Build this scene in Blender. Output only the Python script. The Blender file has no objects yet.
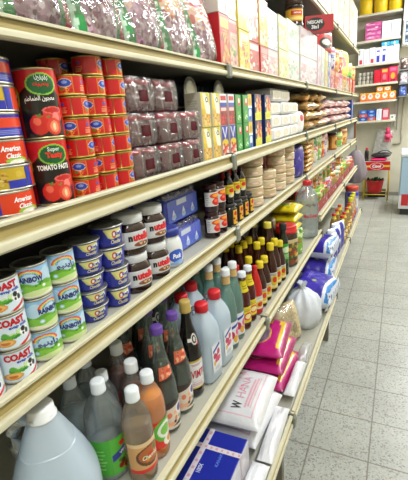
import bpy, math, random
import numpy as np
from mathutils import Vector, Matrix

rnd = random.Random(11)
SC = bpy.context.scene
COL = SC.collection
PI = math.pi

# ------------------------------------------------------------------ colour
def srgb(c):
    if isinstance(c, str):
        c = c.lstrip('#')
        c = [int(c[i:i + 2], 16) / 255 for i in (0, 2, 4)]
    return np.array(c[:3], float)

def lin(c):
    c = np.clip(np.asarray(c, float), 0, 1)
    return np.where(c <= .04045, c / 12.92, ((c + .055) / 1.055) ** 2.4)

# ------------------------------------------------------------------ materials
def new_mat(name):
    m = bpy.data.materials.new(name)
    m.use_nodes = True
    nt = m.node_tree
    nt.nodes.clear()
    return m, nt, nt.nodes.new('ShaderNodeOutputMaterial')

def bump_to(nt, sock, scale, strength, detail=3, dist=.002):
    tc = nt.nodes.new('ShaderNodeTexCoord')
    n = nt.nodes.new('ShaderNodeTexNoise')
    n.inputs['Scale'].default_value = scale
    n.inputs['Detail'].default_value = detail
    b = nt.nodes.new('ShaderNodeBump')
    b.inputs['Strength'].default_value = strength
    b.inputs['Distance'].default_value = dist
    nt.links.new(tc.outputs['Object'], n.inputs['Vector'])
    nt.links.new(n.outputs['Fac'], b.inputs['Height'])
    nt.links.new(b.outputs['Normal'], sock)
    return b

def paint(name, rough=.45, metal=0., spec=.5, coat=0., bump=None, wear=.0):
    """printed / painted surface: colour from the mesh's own colour attribute"""
    m, nt, out = new_mat(name)
    b = nt.nodes.new('ShaderNodeBsdfPrincipled')
    a = nt.nodes.new('ShaderNodeAttribute')
    a.attribute_name = 'Col'
    b.inputs['Roughness'].default_value = rough
    b.inputs['Metallic'].default_value = metal
    b.inputs['Specular IOR Level'].default_value = spec
    b.inputs['Coat Weight'].default_value = coat
    b.inputs['Coat Roughness'].default_value = .12
    if wear:
        tc = nt.nodes.new('ShaderNodeTexCoord')
        n = nt.nodes.new('ShaderNodeTexNoise')
        n.inputs['Scale'].default_value = 9
        n.inputs['Detail'].default_value = 6
        r = nt.nodes.new('ShaderNodeMapRange')
        r.inputs['From Min'].default_value = .35
        r.inputs['From Max'].default_value = .7
        r.inputs['To Min'].default_value = 1 - wear
        r.inputs['To Max'].default_value = 1
        x = nt.nodes.new('ShaderNodeMix')
        x.data_type = 'RGBA'
        x.blend_type = 'MULTIPLY'
        x.inputs['Factor'].default_value = 1
        nt.links.new(tc.outputs['Object'], n.inputs['Vector'])
        nt.links.new(n.outputs['Fac'], r.inputs['Value'])
        nt.links.new(a.outputs['Color'], x.inputs[6])
        nt.links.new(r.outputs['Result'], x.inputs[7])
        nt.links.new(x.outputs[2], b.inputs['Base Color'])
    else:
        nt.links.new(a.outputs['Color'], b.inputs['Base Color'])
    if bump:
        bump_to(nt, b.inputs['Normal'], *bump)
    nt.links.new(b.outputs['BSDF'], out.inputs['Surface'])
    return m

def clear(name, tint=(.96, .97, .97), blend=.25, rough=.05, gloss=(1, 1, 1), base=.04, haze=0., hazecol=(.9, .93, .95), bump=None):
    """thin clear plastic, glass or film: see-through, shiny at grazing angles"""
    m, nt, out = new_mat(name)
    t = nt.nodes.new('ShaderNodeBsdfTransparent')
    t.inputs['Color'].default_value = (*tint, 1)
    g = nt.nodes.new('ShaderNodeBsdfGlossy')
    g.inputs['Color'].default_value = (*gloss, 1)
    g.inputs['Roughness'].default_value = rough
    lw = nt.nodes.new('ShaderNodeLayerWeight')
    lw.inputs['Blend'].default_value = blend
    mr = nt.nodes.new('ShaderNodeMapRange')
    mr.inputs['To Min'].default_value = base
    mr.inputs['To Max'].default_value = .8
    mx = nt.nodes.new('ShaderNodeMixShader')
    nt.links.new(lw.outputs['Fresnel'], mr.inputs['Value'])
    nt.links.new(mr.outputs['Result'], mx.inputs['Fac'])
    src = t.outputs['BSDF']
    if haze:
        d = nt.nodes.new('ShaderNodeBsdfDiffuse')
        d.inputs['Color'].default_value = (*hazecol, 1)
        tl = nt.nodes.new('ShaderNodeBsdfTranslucent')
        tl.inputs['Color'].default_value = (*hazecol, 1)
        a2 = nt.nodes.new('ShaderNodeMixShader')
        a2.inputs['Fac'].default_value = .5
        nt.links.new(d.outputs['BSDF'], a2.inputs[1])
        nt.links.new(tl.outputs['BSDF'], a2.inputs[2])
        m2 = nt.nodes.new('ShaderNodeMixShader')
        m2.inputs['Fac'].default_value = haze
        nt.links.new(src, m2.inputs[1])
        nt.links.new(a2.outputs['Shader'], m2.inputs[2])
        src = m2.outputs['Shader']
    nt.links.new(src, mx.inputs[1])
    nt.links.new(g.outputs['BSDF'], mx.inputs[2])
    if bump:
        b = bump_to(nt, g.inputs['Normal'], *bump)
        nt.links.new(b.outputs['Normal'], lw.inputs['Normal'])
    nt.links.new(mx.outputs['Shader'], out.inputs['Surface'])
    return m

M = {
    'paper': paint('printed_paper', .5),
    'gloss': paint('glossy_print', .28, coat=.25),
    'tin': paint('tinplate', .3, metal=.85),
    'plastic': paint('moulded_plastic', .38),
    'matte': paint('matte_paint', .7),
    'bag': paint('glossy_packet', .3, coat=.35, bump=(38, .5, 2, .006)),
    'cloth': paint('soft_cloth', .9, spec=.1),
    'steel': paint('cream_enamel', .42, wear=.10),
    'liquid': paint('dark_liquid', .12, coat=.4),
    'foil': paint('foil_packet', .25, metal=.35, bump=(45, .6, 2, .006)),
    'pet': clear('clear_plastic', (.95, .97, .96), .25, .06, base=.09, haze=.09, hazecol=(.78, .85, .84)),
    'glass': clear('bottle_glass', (.86, .95, .92), .28, .04, base=.07, haze=.10, hazecol=(.6, .8, .76)),
    'green_glass': clear('greenish_glass', (.66, .80, .72), .28, .04, base=.07, haze=.14, hazecol=(.46, .56, .50)),
    'film': clear('shrink_film', (.97, .96, .98), .33, .09, base=.09, haze=.045, hazecol=(.9, .84, .92), bump=(42, 1., 2.5, .02)),
    'cellophane': clear('cellophane', (.99, .99, .99), .3, .07, base=.13, haze=.02, bump=(24, 1., 2.5, .025)),
    'milky': clear('milky_plastic', (.86, .93, .99), .2, .22, base=.04, haze=.85, hazecol=(.82, .92, 1.0)),
    'juice': clear('amber_drink', (.98, .60, .16), .15, .1, base=.02, haze=.75, hazecol=(1.0, .42, .05)),
    'apple': clear('pale_drink', (.93, .85, .66), .15, .1, base=.02, haze=.35, hazecol=(.88, .62, .36)),
    'water': clear('clear_water', (.93, .97, .98), .12, .05, base=.03, haze=.48, hazecol=(.84, .92, .97)),
    'bottled': clear('bottled_water', (.93, .97, .99), .15, .06, base=.05, haze=.22, hazecol=(.93, .98, 1.)),
    'rose': clear('pale_green_water', (.70, .87, .84), .15, .05, base=.03, haze=.55, hazecol=(.48, .74, .70)),
    'oil': clear('cooking_oil', (.95, .74, .22), .15, .1, base=.02, haze=.35, hazecol=(.9, .6, .1)),
    'bagfilm': clear('polythene', (.96, .96, .97), .3, .12, base=.10, haze=.50, hazecol=(.92, .93, .95), bump=(22, 1, 3, .015)),
}

# ------------------------------------------------------------------ geometry store
class G:
    def __init__(s):
        s.v, s.f, s.c, s.m, s.sm, s.n = [], [], [], [], [], 0

    def add(s, V, F, C, m=0, smooth=True):
        V = np.asarray(V, float).reshape(-1, 3)
        C = np.asarray(C, float)
        if C.ndim == 1:
            C = np.repeat(C[None], len(V), 0)
        o = s.n
        s.v.append(V)
        s.c.append(C)
        s.f += [tuple(int(i) + o for i in q) for q in F]
        s.m += [m] * len(F)
        s.sm += [smooth] * len(F)
        s.n += len(V)
        return s

    def xf(s, mat):
        A = np.array(mat.to_3x3())
        t = np.array(mat.translation)
        s.v = [v @ A.T + t for v in s.v]
        return s

def mesh(name, g, mats):
    me = bpy.data.meshes.new(name)
    V = np.concatenate(g.v)
    me.from_pydata(V.tolist(), [], g.f)
    C = np.concatenate([lin(np.concatenate(g.c)), np.ones((g.n, 1))], 1)
    a = me.color_attributes.new('Col', 'FLOAT_COLOR', 'POINT')
    a.data.foreach_set('color', C.astype(np.float32).ravel())
    for m in mats:
        me.materials.append(m)
    me.polygons.foreach_set('material_index', g.m)
    me.polygons.foreach_set('use_smooth', g.sm)
    me.update()
    return me

def obj(name, g, mats, parent=None, label=None):
    if not isinstance(mats, (list, tuple)):
        mats = [mats]
    o = bpy.data.objects.new(name, mesh(name, g, mats))
    COL.objects.link(o)
    if parent:
        o.parent = parent
    if label:
        o['label'] = label
    return o

def thing(name):
    o = bpy.data.objects.new(name, None)
    o.empty_display_size = .02
    COL.objects.link(o)
    return o

def tag(o, label, cat, group=None):
    o['label'] = label
    o['category'] = cat
    if group:
        o['group'] = group
    return o

def struct(o):
    o['kind'] = 'structure'
    return o

_used = set()
def put(proto, loc, label, cat, group=None, rz=0., rot=None, sc=1.):
    """place the first one of a kind, then copies of it with its parts"""
    if proto.name not in _used:
        _used.add(proto.name)
        r = proto
    else:
        def cp(o, par):
            c = o.copy()
            COL.objects.link(c)
            if par:
                c.parent = par
            for ch in o.children:
                cp(ch, c)
            return c
        r = cp(proto, None)
        if 'group' in r:
            del r['group']
    r.location = loc
    r.rotation_euler = rot if rot else (0, 0, rz)
    r.scale = (sc,) * 3 if not isinstance(sc, (tuple, list)) else sc
    return tag(r, label, cat, group)

# ------------------------------------------------------------------ printed art (colour per grid point)
class Art:
    def __init__(s, nu, nv, base, asp=1.):
        s.nu, s.nv, s.asp = nu, nv, asp
        s.U, s.V = np.meshgrid(np.linspace(0, 1, nu + 1), np.linspace(0, 1, nv + 1))
        s.C = np.tile(srgb(base), (nv + 1, nu + 1, 1))

    def m(s, mask, c):
        s.C[mask] = srgb(c)
        return s

    def rect(s, a, b, c, d, col):
        return s.m((s.U >= a) & (s.U <= c) & (s.V >= b) & (s.V <= d), col)

    def ell(s, cu, cv, ru, rv, col):
        return s.m(((s.U - cu) / ru) ** 2 + ((s.V - cv) / rv) ** 2 <= 1, col)

    def ring(s, cu, cv, ru, rv, w, col, half=False):
        d = np.sqrt(((s.U - cu) / ru) ** 2 + ((s.V - cv) / rv) ** 2)
        k = np.abs(d - 1) < w
        if half:
            k &= s.V > cv
        return s.m(k, col)

    def above(s, fn, col):
        return s.m(s.V > fn(s.U), col)

    def below(s, fn, col):
        return s.m(s.V < fn(s.U), col)

    def poly(s, pts, col):
        ins = np.zeros_like(s.U, bool)
        n = len(pts)
        for i in range(n):
            (x1, y1), (x2, y2) = pts[i], pts[(i + 1) % n]
            if y1 == y2:
                continue
            k = ((y1 > s.V) != (y2 > s.V)) & (s.U < (x2 - x1) * (s.V - y1) / (y2 - y1) + x1)
            ins ^= k
        return s.m(ins, col)

    def blobs(s, n, a, b, c, d, cols, r0, r1, seed=1):
        q = random.Random(seed)
        for _ in range(n):
            r = q.uniform(r0, r1)
            s.ell(q.uniform(a, c), q.uniform(b, d), r, r * s.asp * q.uniform(.7, 1.2), q.choice(cols))
        return s

    def lines(s, n, a, b, c, d, col, seed=1, fill=.45):
        """rows of small print"""
        q = random.Random(seed)
        h = (d - b) / n
        for i in range(n):
            y = b + i * h
            s.rect(a + q.uniform(0, .1) * (c - a), y, c - q.uniform(0, .25) * (c - a), y + h * fill, col)
        return s

    def noise(s, amt, seed=1):
        q = np.random.RandomState(seed)
        s.C = np.clip(s.C + q.normal(0, amt, s.C.shape[:2] + (1,)), 0, 1)
        return s

def grid_faces(nu, nv, flip=False):
    F = []
    for j in range(nv):
        for i in range(nu):
            a = j * (nu + 1) + i
            q = (a, a + 1, a + nu + 2, a + nu + 1)
            F.append(q[::-1] if flip else q)
    return F

def sheet(g, fn, x0, x1, y0, y1, art, m=0, flip=False):
    X = x0 + (x1 - x0) * art.U
    Y = y0 + (y1 - y0) * art.V
    g.add(fn(X.ravel(), Y.ravel()), grid_faces(art.nu, art.nv, flip), art.C.reshape(-1, 3), m)
    return g

def cyl(r, ang0=0., kx=1., ky=1.):
    """(arc length from the front, height) -> point on a round wall; front faces +X"""
    rf = r if callable(r) else (lambda z: r + 0 * z)
    R = float(np.max(rf(np.array([.0])))) if not callable(r) else None
    def fn(x, y):
        rr = rf(y)
        a = ang0 + x / (R if R else float(np.max(rr)))
        return np.stack([rr * np.cos(a) * kx, rr * np.sin(a) * ky, y], -1)
    return fn

def flat(o, U, V):
    o, U, V = (np.array(k, float) for k in (o, U, V))
    return lambda x, y: o + x[:, None] * U + y[:, None] * V

_tx = {}
def glyphs(s, bold, shear):
    k = (s, bold, shear)
    if k not in _tx:
        c = bpy.data.curves.new('t', 'FONT')
        c.body = s
        c.resolution_u = 2
        c.offset = bold
        c.shear = shear
        c.align_x = 'LEFT'
        o = bpy.data.objects.new('t', c)
        COL.objects.link(o)
        dg = bpy.context.evaluated_depsgraph_get()
        me = bpy.data.meshes.new_from_object(o.evaluated_get(dg))
        V = np.array([v.co[:2] for v in me.vertices])
        F = [tuple(p.vertices) for p in me.polygons]
        bpy.data.objects.remove(o)
        bpy.data.curves.remove(c)
        bpy.data.meshes.remove(me)
        lo, hi = V.min(0), V.max(0)
        V = V - np.array([(lo[0] + hi[0]) / 2, (lo[1] + hi[1]) / 2])
        _tx[k] = (V, F, hi - lo)
    return _tx[k]

def text(g, s, fn, cx, cy, h, col, w=None, bold=.02, shear=0., rot=0., m=0, arc=0.):
    """h = height of the lettering, w = its width (else natural)"""
    V, F, d = glyphs(s, bold, shear)
    k = h / d[1]
    P = V * np.array([(w / d[0]) if w else k, k])
    if arc:
        P[:, 1] += arc * (1 - (2 * P[:, 0] / (w or d[0] * k)) ** 2)
    c, n = math.cos(rot), math.sin(rot)
    P = np.stack([P[:, 0] * c - P[:, 1] * n + cx, P[:, 0] * n + P[:, 1] * c + cy], -1)
    g.add(fn(P[:, 0], P[:, 1]), F, srgb(col), m, False)
    return g

def lathe(g, prof, n=24, col='#ffffff', m=0, kx=1., ky=1., p=2., c=(0, 0), twist=0., smooth=True):
    """profile [(radius, z)] or [(radius, z, colour)] turned about Z; p > 2 squares the plan"""
    a = np.arange(n) * 2 * PI / n + twist
    rad = (np.abs(np.cos(a)) ** p + np.abs(np.sin(a)) ** p) ** (-1 / p)
    V, C = [], []
    for q in prof:
        r = max(q[0], 1e-5)
        V.append(np.stack([c[0] + r * rad * np.cos(a) * kx, c[1] + r * rad * np.sin(a) * ky, np.full(n, q[1])], -1))
        C.append(np.tile(srgb(q[2] if len(q) > 2 else col), (n, 1)))
    F = []
    for j in range(len(prof) - 1):
        for i in range(n):
            F.append((j * n + i, j * n + (i + 1) % n, (j + 1) * n + (i + 1) % n, (j + 1) * n + i))
    if prof[0][0] > 1e-4:
        F.append(tuple(range(n))[::-1])
    if prof[-1][0] > 1e-4:
        F.append(tuple((len(prof) - 1) * n + i for i in range(n)))
    g.add(np.concatenate(V), F, np.concatenate(C), m, smooth)
    return g

def rbox(g, x0, x1, y0, y1, z0, z1, b=.002, col='#ffffff', m=0, cols=None):
    """box with chamfered edges; cols = {'+x': colour ...} for single faces"""
    lo, hi = (x0, y0, z0), (x1, y1, z1)
    ax = 'xyz'
    idx, V, C = {}, [], []
    base = srgb(col)
    for sx in (0, 1):
        for sy in (0, 1):
            for sz in (0, 1):
                s = (sx, sy, sz)
                for k in range(3):
                    p = [(hi[i] if s[i] else lo[i]) if i == k else ((hi[i] - b) if s[i] else (lo[i] + b)) for i in range(3)]
                    idx[(s, k)] = len(V)
                    V.append(p)
                    C.append(srgb((cols or {}).get(('+' if s[k] else '-') + ax[k], col)))
    F = []
    for k in range(3):
        i, j = (k + 1) % 3, (k + 2) % 3
        for sk in (0, 1):
            q = []
            for (a, c) in ((0, 0), (1, 0), (1, 1), (0, 1)):
                s = [0, 0, 0]
                s[k], s[i], s[j] = sk, a, c
                q.append(idx[(tuple(s), k)])
            F.append(tuple(q) if sk else tuple(q[::-1]))
    for k in range(3):
        i, j = (k + 1) % 3, (k + 2) % 3
        for a in (0, 1):
            for c in (0, 1):
                s0, s1 = [0, 0, 0], [0, 0, 0]
                s0[i], s0[j], s0[k] = a, c, 0
                s1[i], s1[j], s1[k] = a, c, 1
                s0, s1 = tuple(s0), tuple(s1)
                q = (idx[(s0, i)], idx[(s1, i)], idx[(s1, j)], idx[(s0, j)])
                F.append(q if (a ^ c) else q[::-1])
    for s in [(a, c, d) for a in (0, 1) for c in (0, 1) for d in (0, 1)]:
        q = tuple(idx[(s, k)] for k in range(3))
        F.append(q if (sum(s) % 2) else q[::-1])
    g.add(V, F, np.array(C), m, False)
    return g

def tube(g, pts, r, n=10, col='#ffffff', m=0):
    P = [Vector(p) for p in pts]
    V = []
    up = Vector((0, 0, 1))
    for i, p in enumerate(P):
        t = (P[min(i + 1, len(P) - 1)] - P[max(i - 1, 0)]).normalized()
        a = t.cross(up if abs(t.z) < .95 else Vector((1, 0, 0))).normalized()
        b = a.cross(t)
        rr = r[i] if isinstance(r, (list, tuple)) else r
        for k in range(n):
            th = 2 * PI * k / n
            V.append(p + a * (rr * math.cos(th)) + b * (rr * math.sin(th)))
    F = []
    for i in range(len(P) - 1):
        for k in range(n):
            F.append((i * n + k, i * n + (k + 1) % n, (i + 1) * n + (k + 1) % n, (i + 1) * n + k))
    F.append(tuple(range(n))[::-1])
    F.append(tuple((len(P) - 1) * n + k for k in range(n)))
    g.add([tuple(v) for v in V], F, srgb(col), m)
    return g

def wob(x, y, seed, f=30.):
    q = np.random.RandomState(seed)
    s = 0
    for k in range(5):
        a, b = q.uniform(-1, 1, 2) * f * (1 + k * .7)
        s = s + np.sin(a * x + b * y + q.uniform(0, 6)) / (1 + k * .6)
    return s / 2.4

def pillow_fn(w, h, t, seed=1, wr=.004, lie=False, pw=2.6, off=0., sag=0.):
    """front surface of a stuffed packet: x in +-w/2, y in 0..h; standing: +X front; lying: +Z top"""
    def dep(x, y):
        u = np.clip(np.abs(2 * x / w), 0, 1)
        v = np.clip(np.abs(2 * y / h - 1 + sag * (1 - np.abs(2 * y / h - 1))), 0, 1)
        e = (np.clip(1 - u ** pw, 0, 1) ** .55) * (np.clip(1 - v ** (pw + 1), 0, 1) ** .55)
        return t / 2 * e + wr * wob(x, y, seed) * np.clip(e * 2, 0, 1) + off
    def fr(x, y):
        d = dep(x, y)
        return np.stack([d, x, y], -1) if not lie else np.stack([h / 2 - y, x, t / 2 + d], -1)
    def bk(x, y):
        d = -dep(x, y)
        return np.stack([d, x, y], -1) if not lie else np.stack([h / 2 - y, x, t / 2 + d], -1)
    return fr, bk

def pillow(g, w, h, t, art, back=None, seed=1, wr=.004, lie=False, pw=2.6, m=0, sag=0.):
    fr, bk = pillow_fn(w, h, t, seed, wr, lie, pw, 0., sag)
    sheet(g, fr, -w / 2, w / 2, 0, h, art, m)
    b = Art(art.nu, art.nv, back or '#c0c0c0') if not isinstance(back, Art) else back
    sheet(g, bk, -w / 2, w / 2, 0, h, b, m, True)
    return pillow_fn(w, h, t, seed, wr, lie, pw, .0012, sag)[0]

CAMROT = (-0.4741385, -0.2990914, -0.0806698)
EXPOSURE = 0.06
LAMP_W = (26, 28, 28, 31, 82)

# ================================================================== the room
def floor_mat():
    m, nt, out = new_mat('terrazzo_tiles')
    L = nt.links.new
    N = nt.nodes.new
    b = N('ShaderNodeBsdfPrincipled')
    geo = N('ShaderNodeNewGeometry')
    vo = N('ShaderNodeTexVoronoi')
    vo.inputs['Scale'].default_value = 150
    cr = N('ShaderNodeValToRGB')
    e = cr.color_ramp.elements
    e[0].position, e[0].color = 0, (*lin(srgb('#83857c')), 1)
    e[1].position, e[1].color = 1, (*lin(srgb('#bec0b8')), 1)
    for p, c in ((.09, '#888a80'), (.15, '#a8aaa1'), (.75, '#b3b5ac'), (.95, '#a09888')):
        q = e.new(p)
        q.color = (*lin(srgb(c)), 1)
    sx = N('ShaderNodeSeparateColor')
    n2 = N('ShaderNodeTexNoise')
    n2.inputs['Scale'].default_value = 3.2
    n2.inputs['Detail'].default_value = 7
    mr = N('ShaderNodeMapRange')
    mr.inputs['From Min'].default_value, mr.inputs['From Max'].default_value = .3, .7
    mr.inputs['To Min'].default_value, mr.inputs['To Max'].default_value = .78, 1.05
    mul = N('ShaderNodeMix')
    mul.data_type, mul.blend_type = 'RGBA', 'MULTIPLY'
    mul.inputs['Factor'].default_value = 1
    L(geo.outputs['Position'], vo.inputs['Vector'])
    L(geo.outputs['Position'], n2.inputs['Vector'])
    L(vo.outputs['Color'], sx.inputs['Color'])
    L(sx.outputs[0], cr.inputs['Fac'])
    L(n2.outputs['Fac'], mr.inputs['Value'])
    L(cr.outputs['Color'], mul.inputs[6])
    L(mr.outputs['Result'], mul.inputs[7])
    # joints between the tiles
    xyz = N('ShaderNodeSeparateXYZ')
    L(geo.outputs['Position'], xyz.inputs['Vector'])
    masks = []
    for ax, o in ((0, .2075), (1, 1.482)):
        s = N('ShaderNodeMath'); s.operation = 'SUBTRACT'; s.inputs[1].default_value = o - .2575 * 20
        d = N('ShaderNodeMath'); d.operation = 'DIVIDE'; d.inputs[1].default_value = .2575
        f = N('ShaderNodeMath'); f.operation = 'FRACT'
        h = N('ShaderNodeMath'); h.operation = 'SUBTRACT'; h.inputs[1].default_value = .5
        a = N('ShaderNodeMath'); a.operation = 'ABSOLUTE'
        g = N('ShaderNodeMath'); g.operation = 'GREATER_THAN'; g.inputs[1].default_value = .4875
        L(xyz.outputs[ax], s.inputs[0]); L(s.outputs[0], d.inputs[0]); L(d.outputs[0], f.inputs[0])
        L(f.outputs[0], h.inputs[0]); L(h.outputs[0], a.inputs[0]); L(a.outputs[0], g.inputs[0])
        masks.append(g)
    mxm = N('ShaderNodeMath'); mxm.operation = 'MAXIMUM'
    L(masks[0].outputs[0], mxm.inputs[0]); L(masks[1].outputs[0], mxm.inputs[1])
    sc = N('ShaderNodeMath'); sc.operation = 'MULTIPLY'; sc.inputs[1].default_value = .75
    L(mxm.outputs[0], sc.inputs[0])
    fin = N('ShaderNodeMix'); fin.data_type = 'RGBA'
    L(sc.outputs[0], fin.inputs['Factor'])
    L(mul.outputs[2], fin.inputs[6])
    fin.inputs[7].default_value = (*lin(srgb('#645e50')), 1)
    L(fin.outputs[2], b.inputs['Base Color'])
    b.inputs['Roughness'].default_value = .38
    L(b.outputs['BSDF'], out.inputs['Surface'])
    return m

def plaster(name, col, amt=.08):
    m, nt, out = new_mat(name)
    b = nt.nodes.new('ShaderNodeBsdfPrincipled')
    n = nt.nodes.new('ShaderNodeTexNoise')
    n.inputs['Scale'].default_value = 2.2
    n.inputs['Detail'].default_value = 6
    tc = nt.nodes.new('ShaderNodeTexCoord')
    r = nt.nodes.new('ShaderNodeValToRGB')
    c = srgb(col)
    r.color_ramp.elements[0].position, r.color_ramp.elements[0].color = .3, (*lin(c * (1 - amt)), 1)
    r.color_ramp.elements[1].position, r.color_ramp.elements[1].color = .7, (*lin(np.clip(c * (1 + amt / 2), 0, 1)), 1)
    nt.links.new(tc.outputs['Object'], n.inputs['Vector'])
    nt.links.new(n.outputs['Fac'], r.inputs['Fac'])
    nt.links.new(r.outputs['Color'], b.inputs['Base Color'])
    b.inputs['Roughness'].default_value = .75
    nt.links.new(b.outputs['BSDF'], out.inputs['Surface'])
    return m

WALL = plaster('cream_wall', '#d8d3bf')
CEIL = plaster('white_ceiling', '#eeeeea', .03)
def slab(name, x0, x1, y0, y1, z0, z1, m):
    o = obj(name, rbox(G(), x0, x1, y0, y1, z0, z1, .001, '#ffffff'), m)
    return struct(o)
X0, X1, Y0, Y1, ZC = -1.6, 1.9, -1.6, 7.4, 3.25
slab('floor', X0 - .1, X1 + .1, Y0 - .1, Y1 + .1, -.1, 0, floor_mat())
slab('ceiling', X0 - .1, X1 + .1, Y0 - .1, Y1 + .1, ZC, ZC + .1, CEIL)
slab('wall_left', X0 - .1, X0, Y0, Y1, 0, ZC, WALL)
slab('wall_right', X1, X1 + .1, Y0, Y1, 0, ZC, WALL)
slab('wall_back', X0 - .1, X1 + .1, Y1, Y1 + .1, 0, ZC, WALL)
slab('wall_front', X0 - .1, X1 + .1, Y0 - .1, Y0, 0, ZC, WALL)
# white boxed-in column standing out of the back wall, and the base trim
slab('trim_1', .445, .80, 7.12, 7.4, 2.34, ZC, plaster('white_column', '#f2f1ec', .02))
slab('baseboard_back', -.9, 1.9, 7.385, 7.4, 0, .06, plaster('grey_trim', '#9a968a'))

# ceiling lamps: tubes along the aisle (out of the picture, they light it)
def emit(name, col, s):
    m, nt, out = new_mat(name)
    e = nt.nodes.new('ShaderNodeEmission')
    e.inputs['Color'].default_value = (*col, 1)
    e.inputs['Strength'].default_value = s
    nt.links.new(e.outputs['Emission'], out.inputs['Surface'])
    return m
TUBE = emit('lit_tube', (.96, .985, 1), 9)
for i, y in enumerate((-.6, 1.2, 3.0, 4.8, 6.2)):
    t = thing('ceiling_lamp')
    obj('housing', rbox(G(), 1.12, 1.28, y - .62, y + .62, ZC - .05, ZC, .004, '#f4f4f0'), M['plastic'], t)
    for dx in (-.04, .04):
        g = G()
        tube(g, [(1.20 + dx, y - .6, ZC - .075), (1.20 + dx, y + .6, ZC - .075)], .016, 12)
        obj('tube', g, TUBE, t)
    tag(t, 'twin tube strip lamp on the ceiling over the aisle', 'lamp', 'aisle strip lamps')
    L = bpy.data.lights.new('aisle_light', 'AREA')
    L.shape = 'RECTANGLE'
    L.size, L.size_y = .3, 1.25
    L.energy = LAMP_W[i]
    L.color = (.95, .985, 1)
    lo = bpy.data.objects.new('aisle_light', L)
    lo.location = (1.20, y, ZC - .11)
    COL.objects.link(lo)

# ================================================================== the shelving run
CREAM, GOLD, DARK = '#d3cdb0', '#aa985e', '#544a2e'
SHELVES = {  # name: (top of the rail, bottom of the rail, front X, surface)
    'F': (2.150, 2.112, 0.0), 'A': (1.6626, 1.630, 0.0), 'B': (1.385, 1.339, 0.0),
    'C': (1.130, 1.0835, 0.0), 'D': (.788, .7435, .0977), 'H': (.875, .8305, .085), 'I': (.374, .329, .150), 'E': (.374, .329, .1943)}
SURF = {k: v[0] - .007 for k, v in SHELVES.items()}

XB = -.42

def rail(g, x, zt, zb, y0, y1):
    h = zt - zb
    pr = [(-.012, 0, CREAM), (-.001, 0, CREAM), (.0012, .06, CREAM), (.0012, .16, CREAM), (-.0035, .19, DARK), (-.0045, .22, GOLD),
          (-.0040, .55, GOLD), (-.0025, .58, '#a08f58'), (.0030, .63, CREAM), (.0042, .70, '#e2dcc0'), (.0042, .92, CREAM), (.001, 1, CREAM), (-.012, 1, CREAM)]
    V, C = [], []
    for y in (y0, y1):
        for dx, t, c in pr:
            V.append((x + dx, y, zt - t * h))
            C.append(srgb(c))
    n = len(pr)
    F = [(i, i + n, i + n + 1, i + 1) for i in range(n - 1)] + [(0, n - 1, 2 * n - 1, n)]
    F += [tuple(range(n)), tuple(range(n, 2 * n))[::-1]]
    g.add(V, F, np.array(C), 0, False)
    return g

def clip(g, x, zt, zb, y):
    h = zt - zb
    rbox(g, x - .004, x + .0095, y - .017, y + .017, zb - .009, zt - .001, .005, '#7c7e70')
    rbox(g, x - .02, x + .003, y - .005, y + .005, zt - .004, zt + .003, .001, '#5f6055')
    return g

def bay(y0, y1, names, top, label, feet=True):
    t = thing('shelving_bay')
    t.location = (XB, y0, 0)
    off = Vector((-XB, -y0, 0))
    def o(name, g, m, par):
        g.xf(Matrix.Translation(off))
        return obj(name, g, m, par)
    o('back_panel', rbox(G(), XB - .015, XB, y0 + .002, y1 - .002, .12, top, .001, '#2e2c27'), M['steel'], t)
    for yy in (y0 + .002, y1 - .026):
        o('upright', rbox(G(), XB - .03, XB + .03, yy, yy + .024, 0, top, .002, '#8d8a78'), M['steel'], t)
    for k in names:
        zt, zb, xf = SHELVES[k]
        s = o('shelf', rbox(G(), XB + .03, xf - .0165, y0 + .001, y1 - .001, zb + .012, SURF[k] - .0012, .001, '#b2b0a2', cols={'-z': '#6e6c62'}), M['steel'], t)  # underside coloured darker than the top: shade painted into the enamel colour
        g = G()
        rail(g, xf, zt, zb, y0 + .0015, y1 - .0015)
        r = o('price_rail', g, M['steel'], s)
        o('rail_clip', clip(G(), xf, zt, zb, y1 - .0185), M['steel'], s)
    if feet:
        o('foot', rbox(G(), XB + .05, .150 if y1 < 3 else .05, y1 - .035, y1 - .004, 0, .334, .003, '#77725f'), M['steel'], t)
    tag(t, label, 'shelf')
    return t

bay(.07, 1.2545, 'ABCDE', 2.05, 'cream metal shelving bay carrying tomato paste cans, spread jars and juice bottles')
bay(1.2575, 2.4385, 'ABCDE', 2.05, 'cream metal shelving bay carrying tea boxes, round biscuit packs and sauce bottles')
bay(2.4415, 3.6185, 'FABCHI', 2.45, 'cream metal shelving bay carrying golden pouches with the big water bottle at its near end')
b4 = bay(3.6215, 4.81, 'FABCHI', 2.45, 'cream metal shelving bay with oil bottles on its lowest shelf, behind the white divider post')
b5 = bay(4.813, 5.5, 'FABC', 2.45, 'short end bay of cream shelving whose shelves stop above the grey hanging bag', False)
off = Vector((-XB, -3.6215, 0))
obj('divider_post', rbox(G(), -.135, -.095, 3.64, 3.66, 1.125, 1.338, .002, '#efece2').xf(Matrix.Translation(off)), M['steel'], b4, 'white upright divider strip')
obj('divider_slot', rbox(G(), -.130, -.100, 3.6605, 3.70, 1.125, 1.338, .002, '#3c3a33').xf(Matrix.Translation(off)), M['steel'], b4, 'dark slot behind the white strip')
obj('end_panel', rbox(G(), XB + .03, -.03, 5.47, 5.485, 1.13, 1.338, .002, '#cfd0cf').xf(Matrix.Translation(Vector((-XB, -4.813, 0)))), M['steel'], b5)
obj('end_post', rbox(G(), -.028, -.004, 5.465, 5.49, 1.13, 1.338, .002, '#8a5a3a').xf(Matrix.Translation(Vector((-XB, -4.813, 0)))), M['steel'], b5, 'brown end post')

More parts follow.
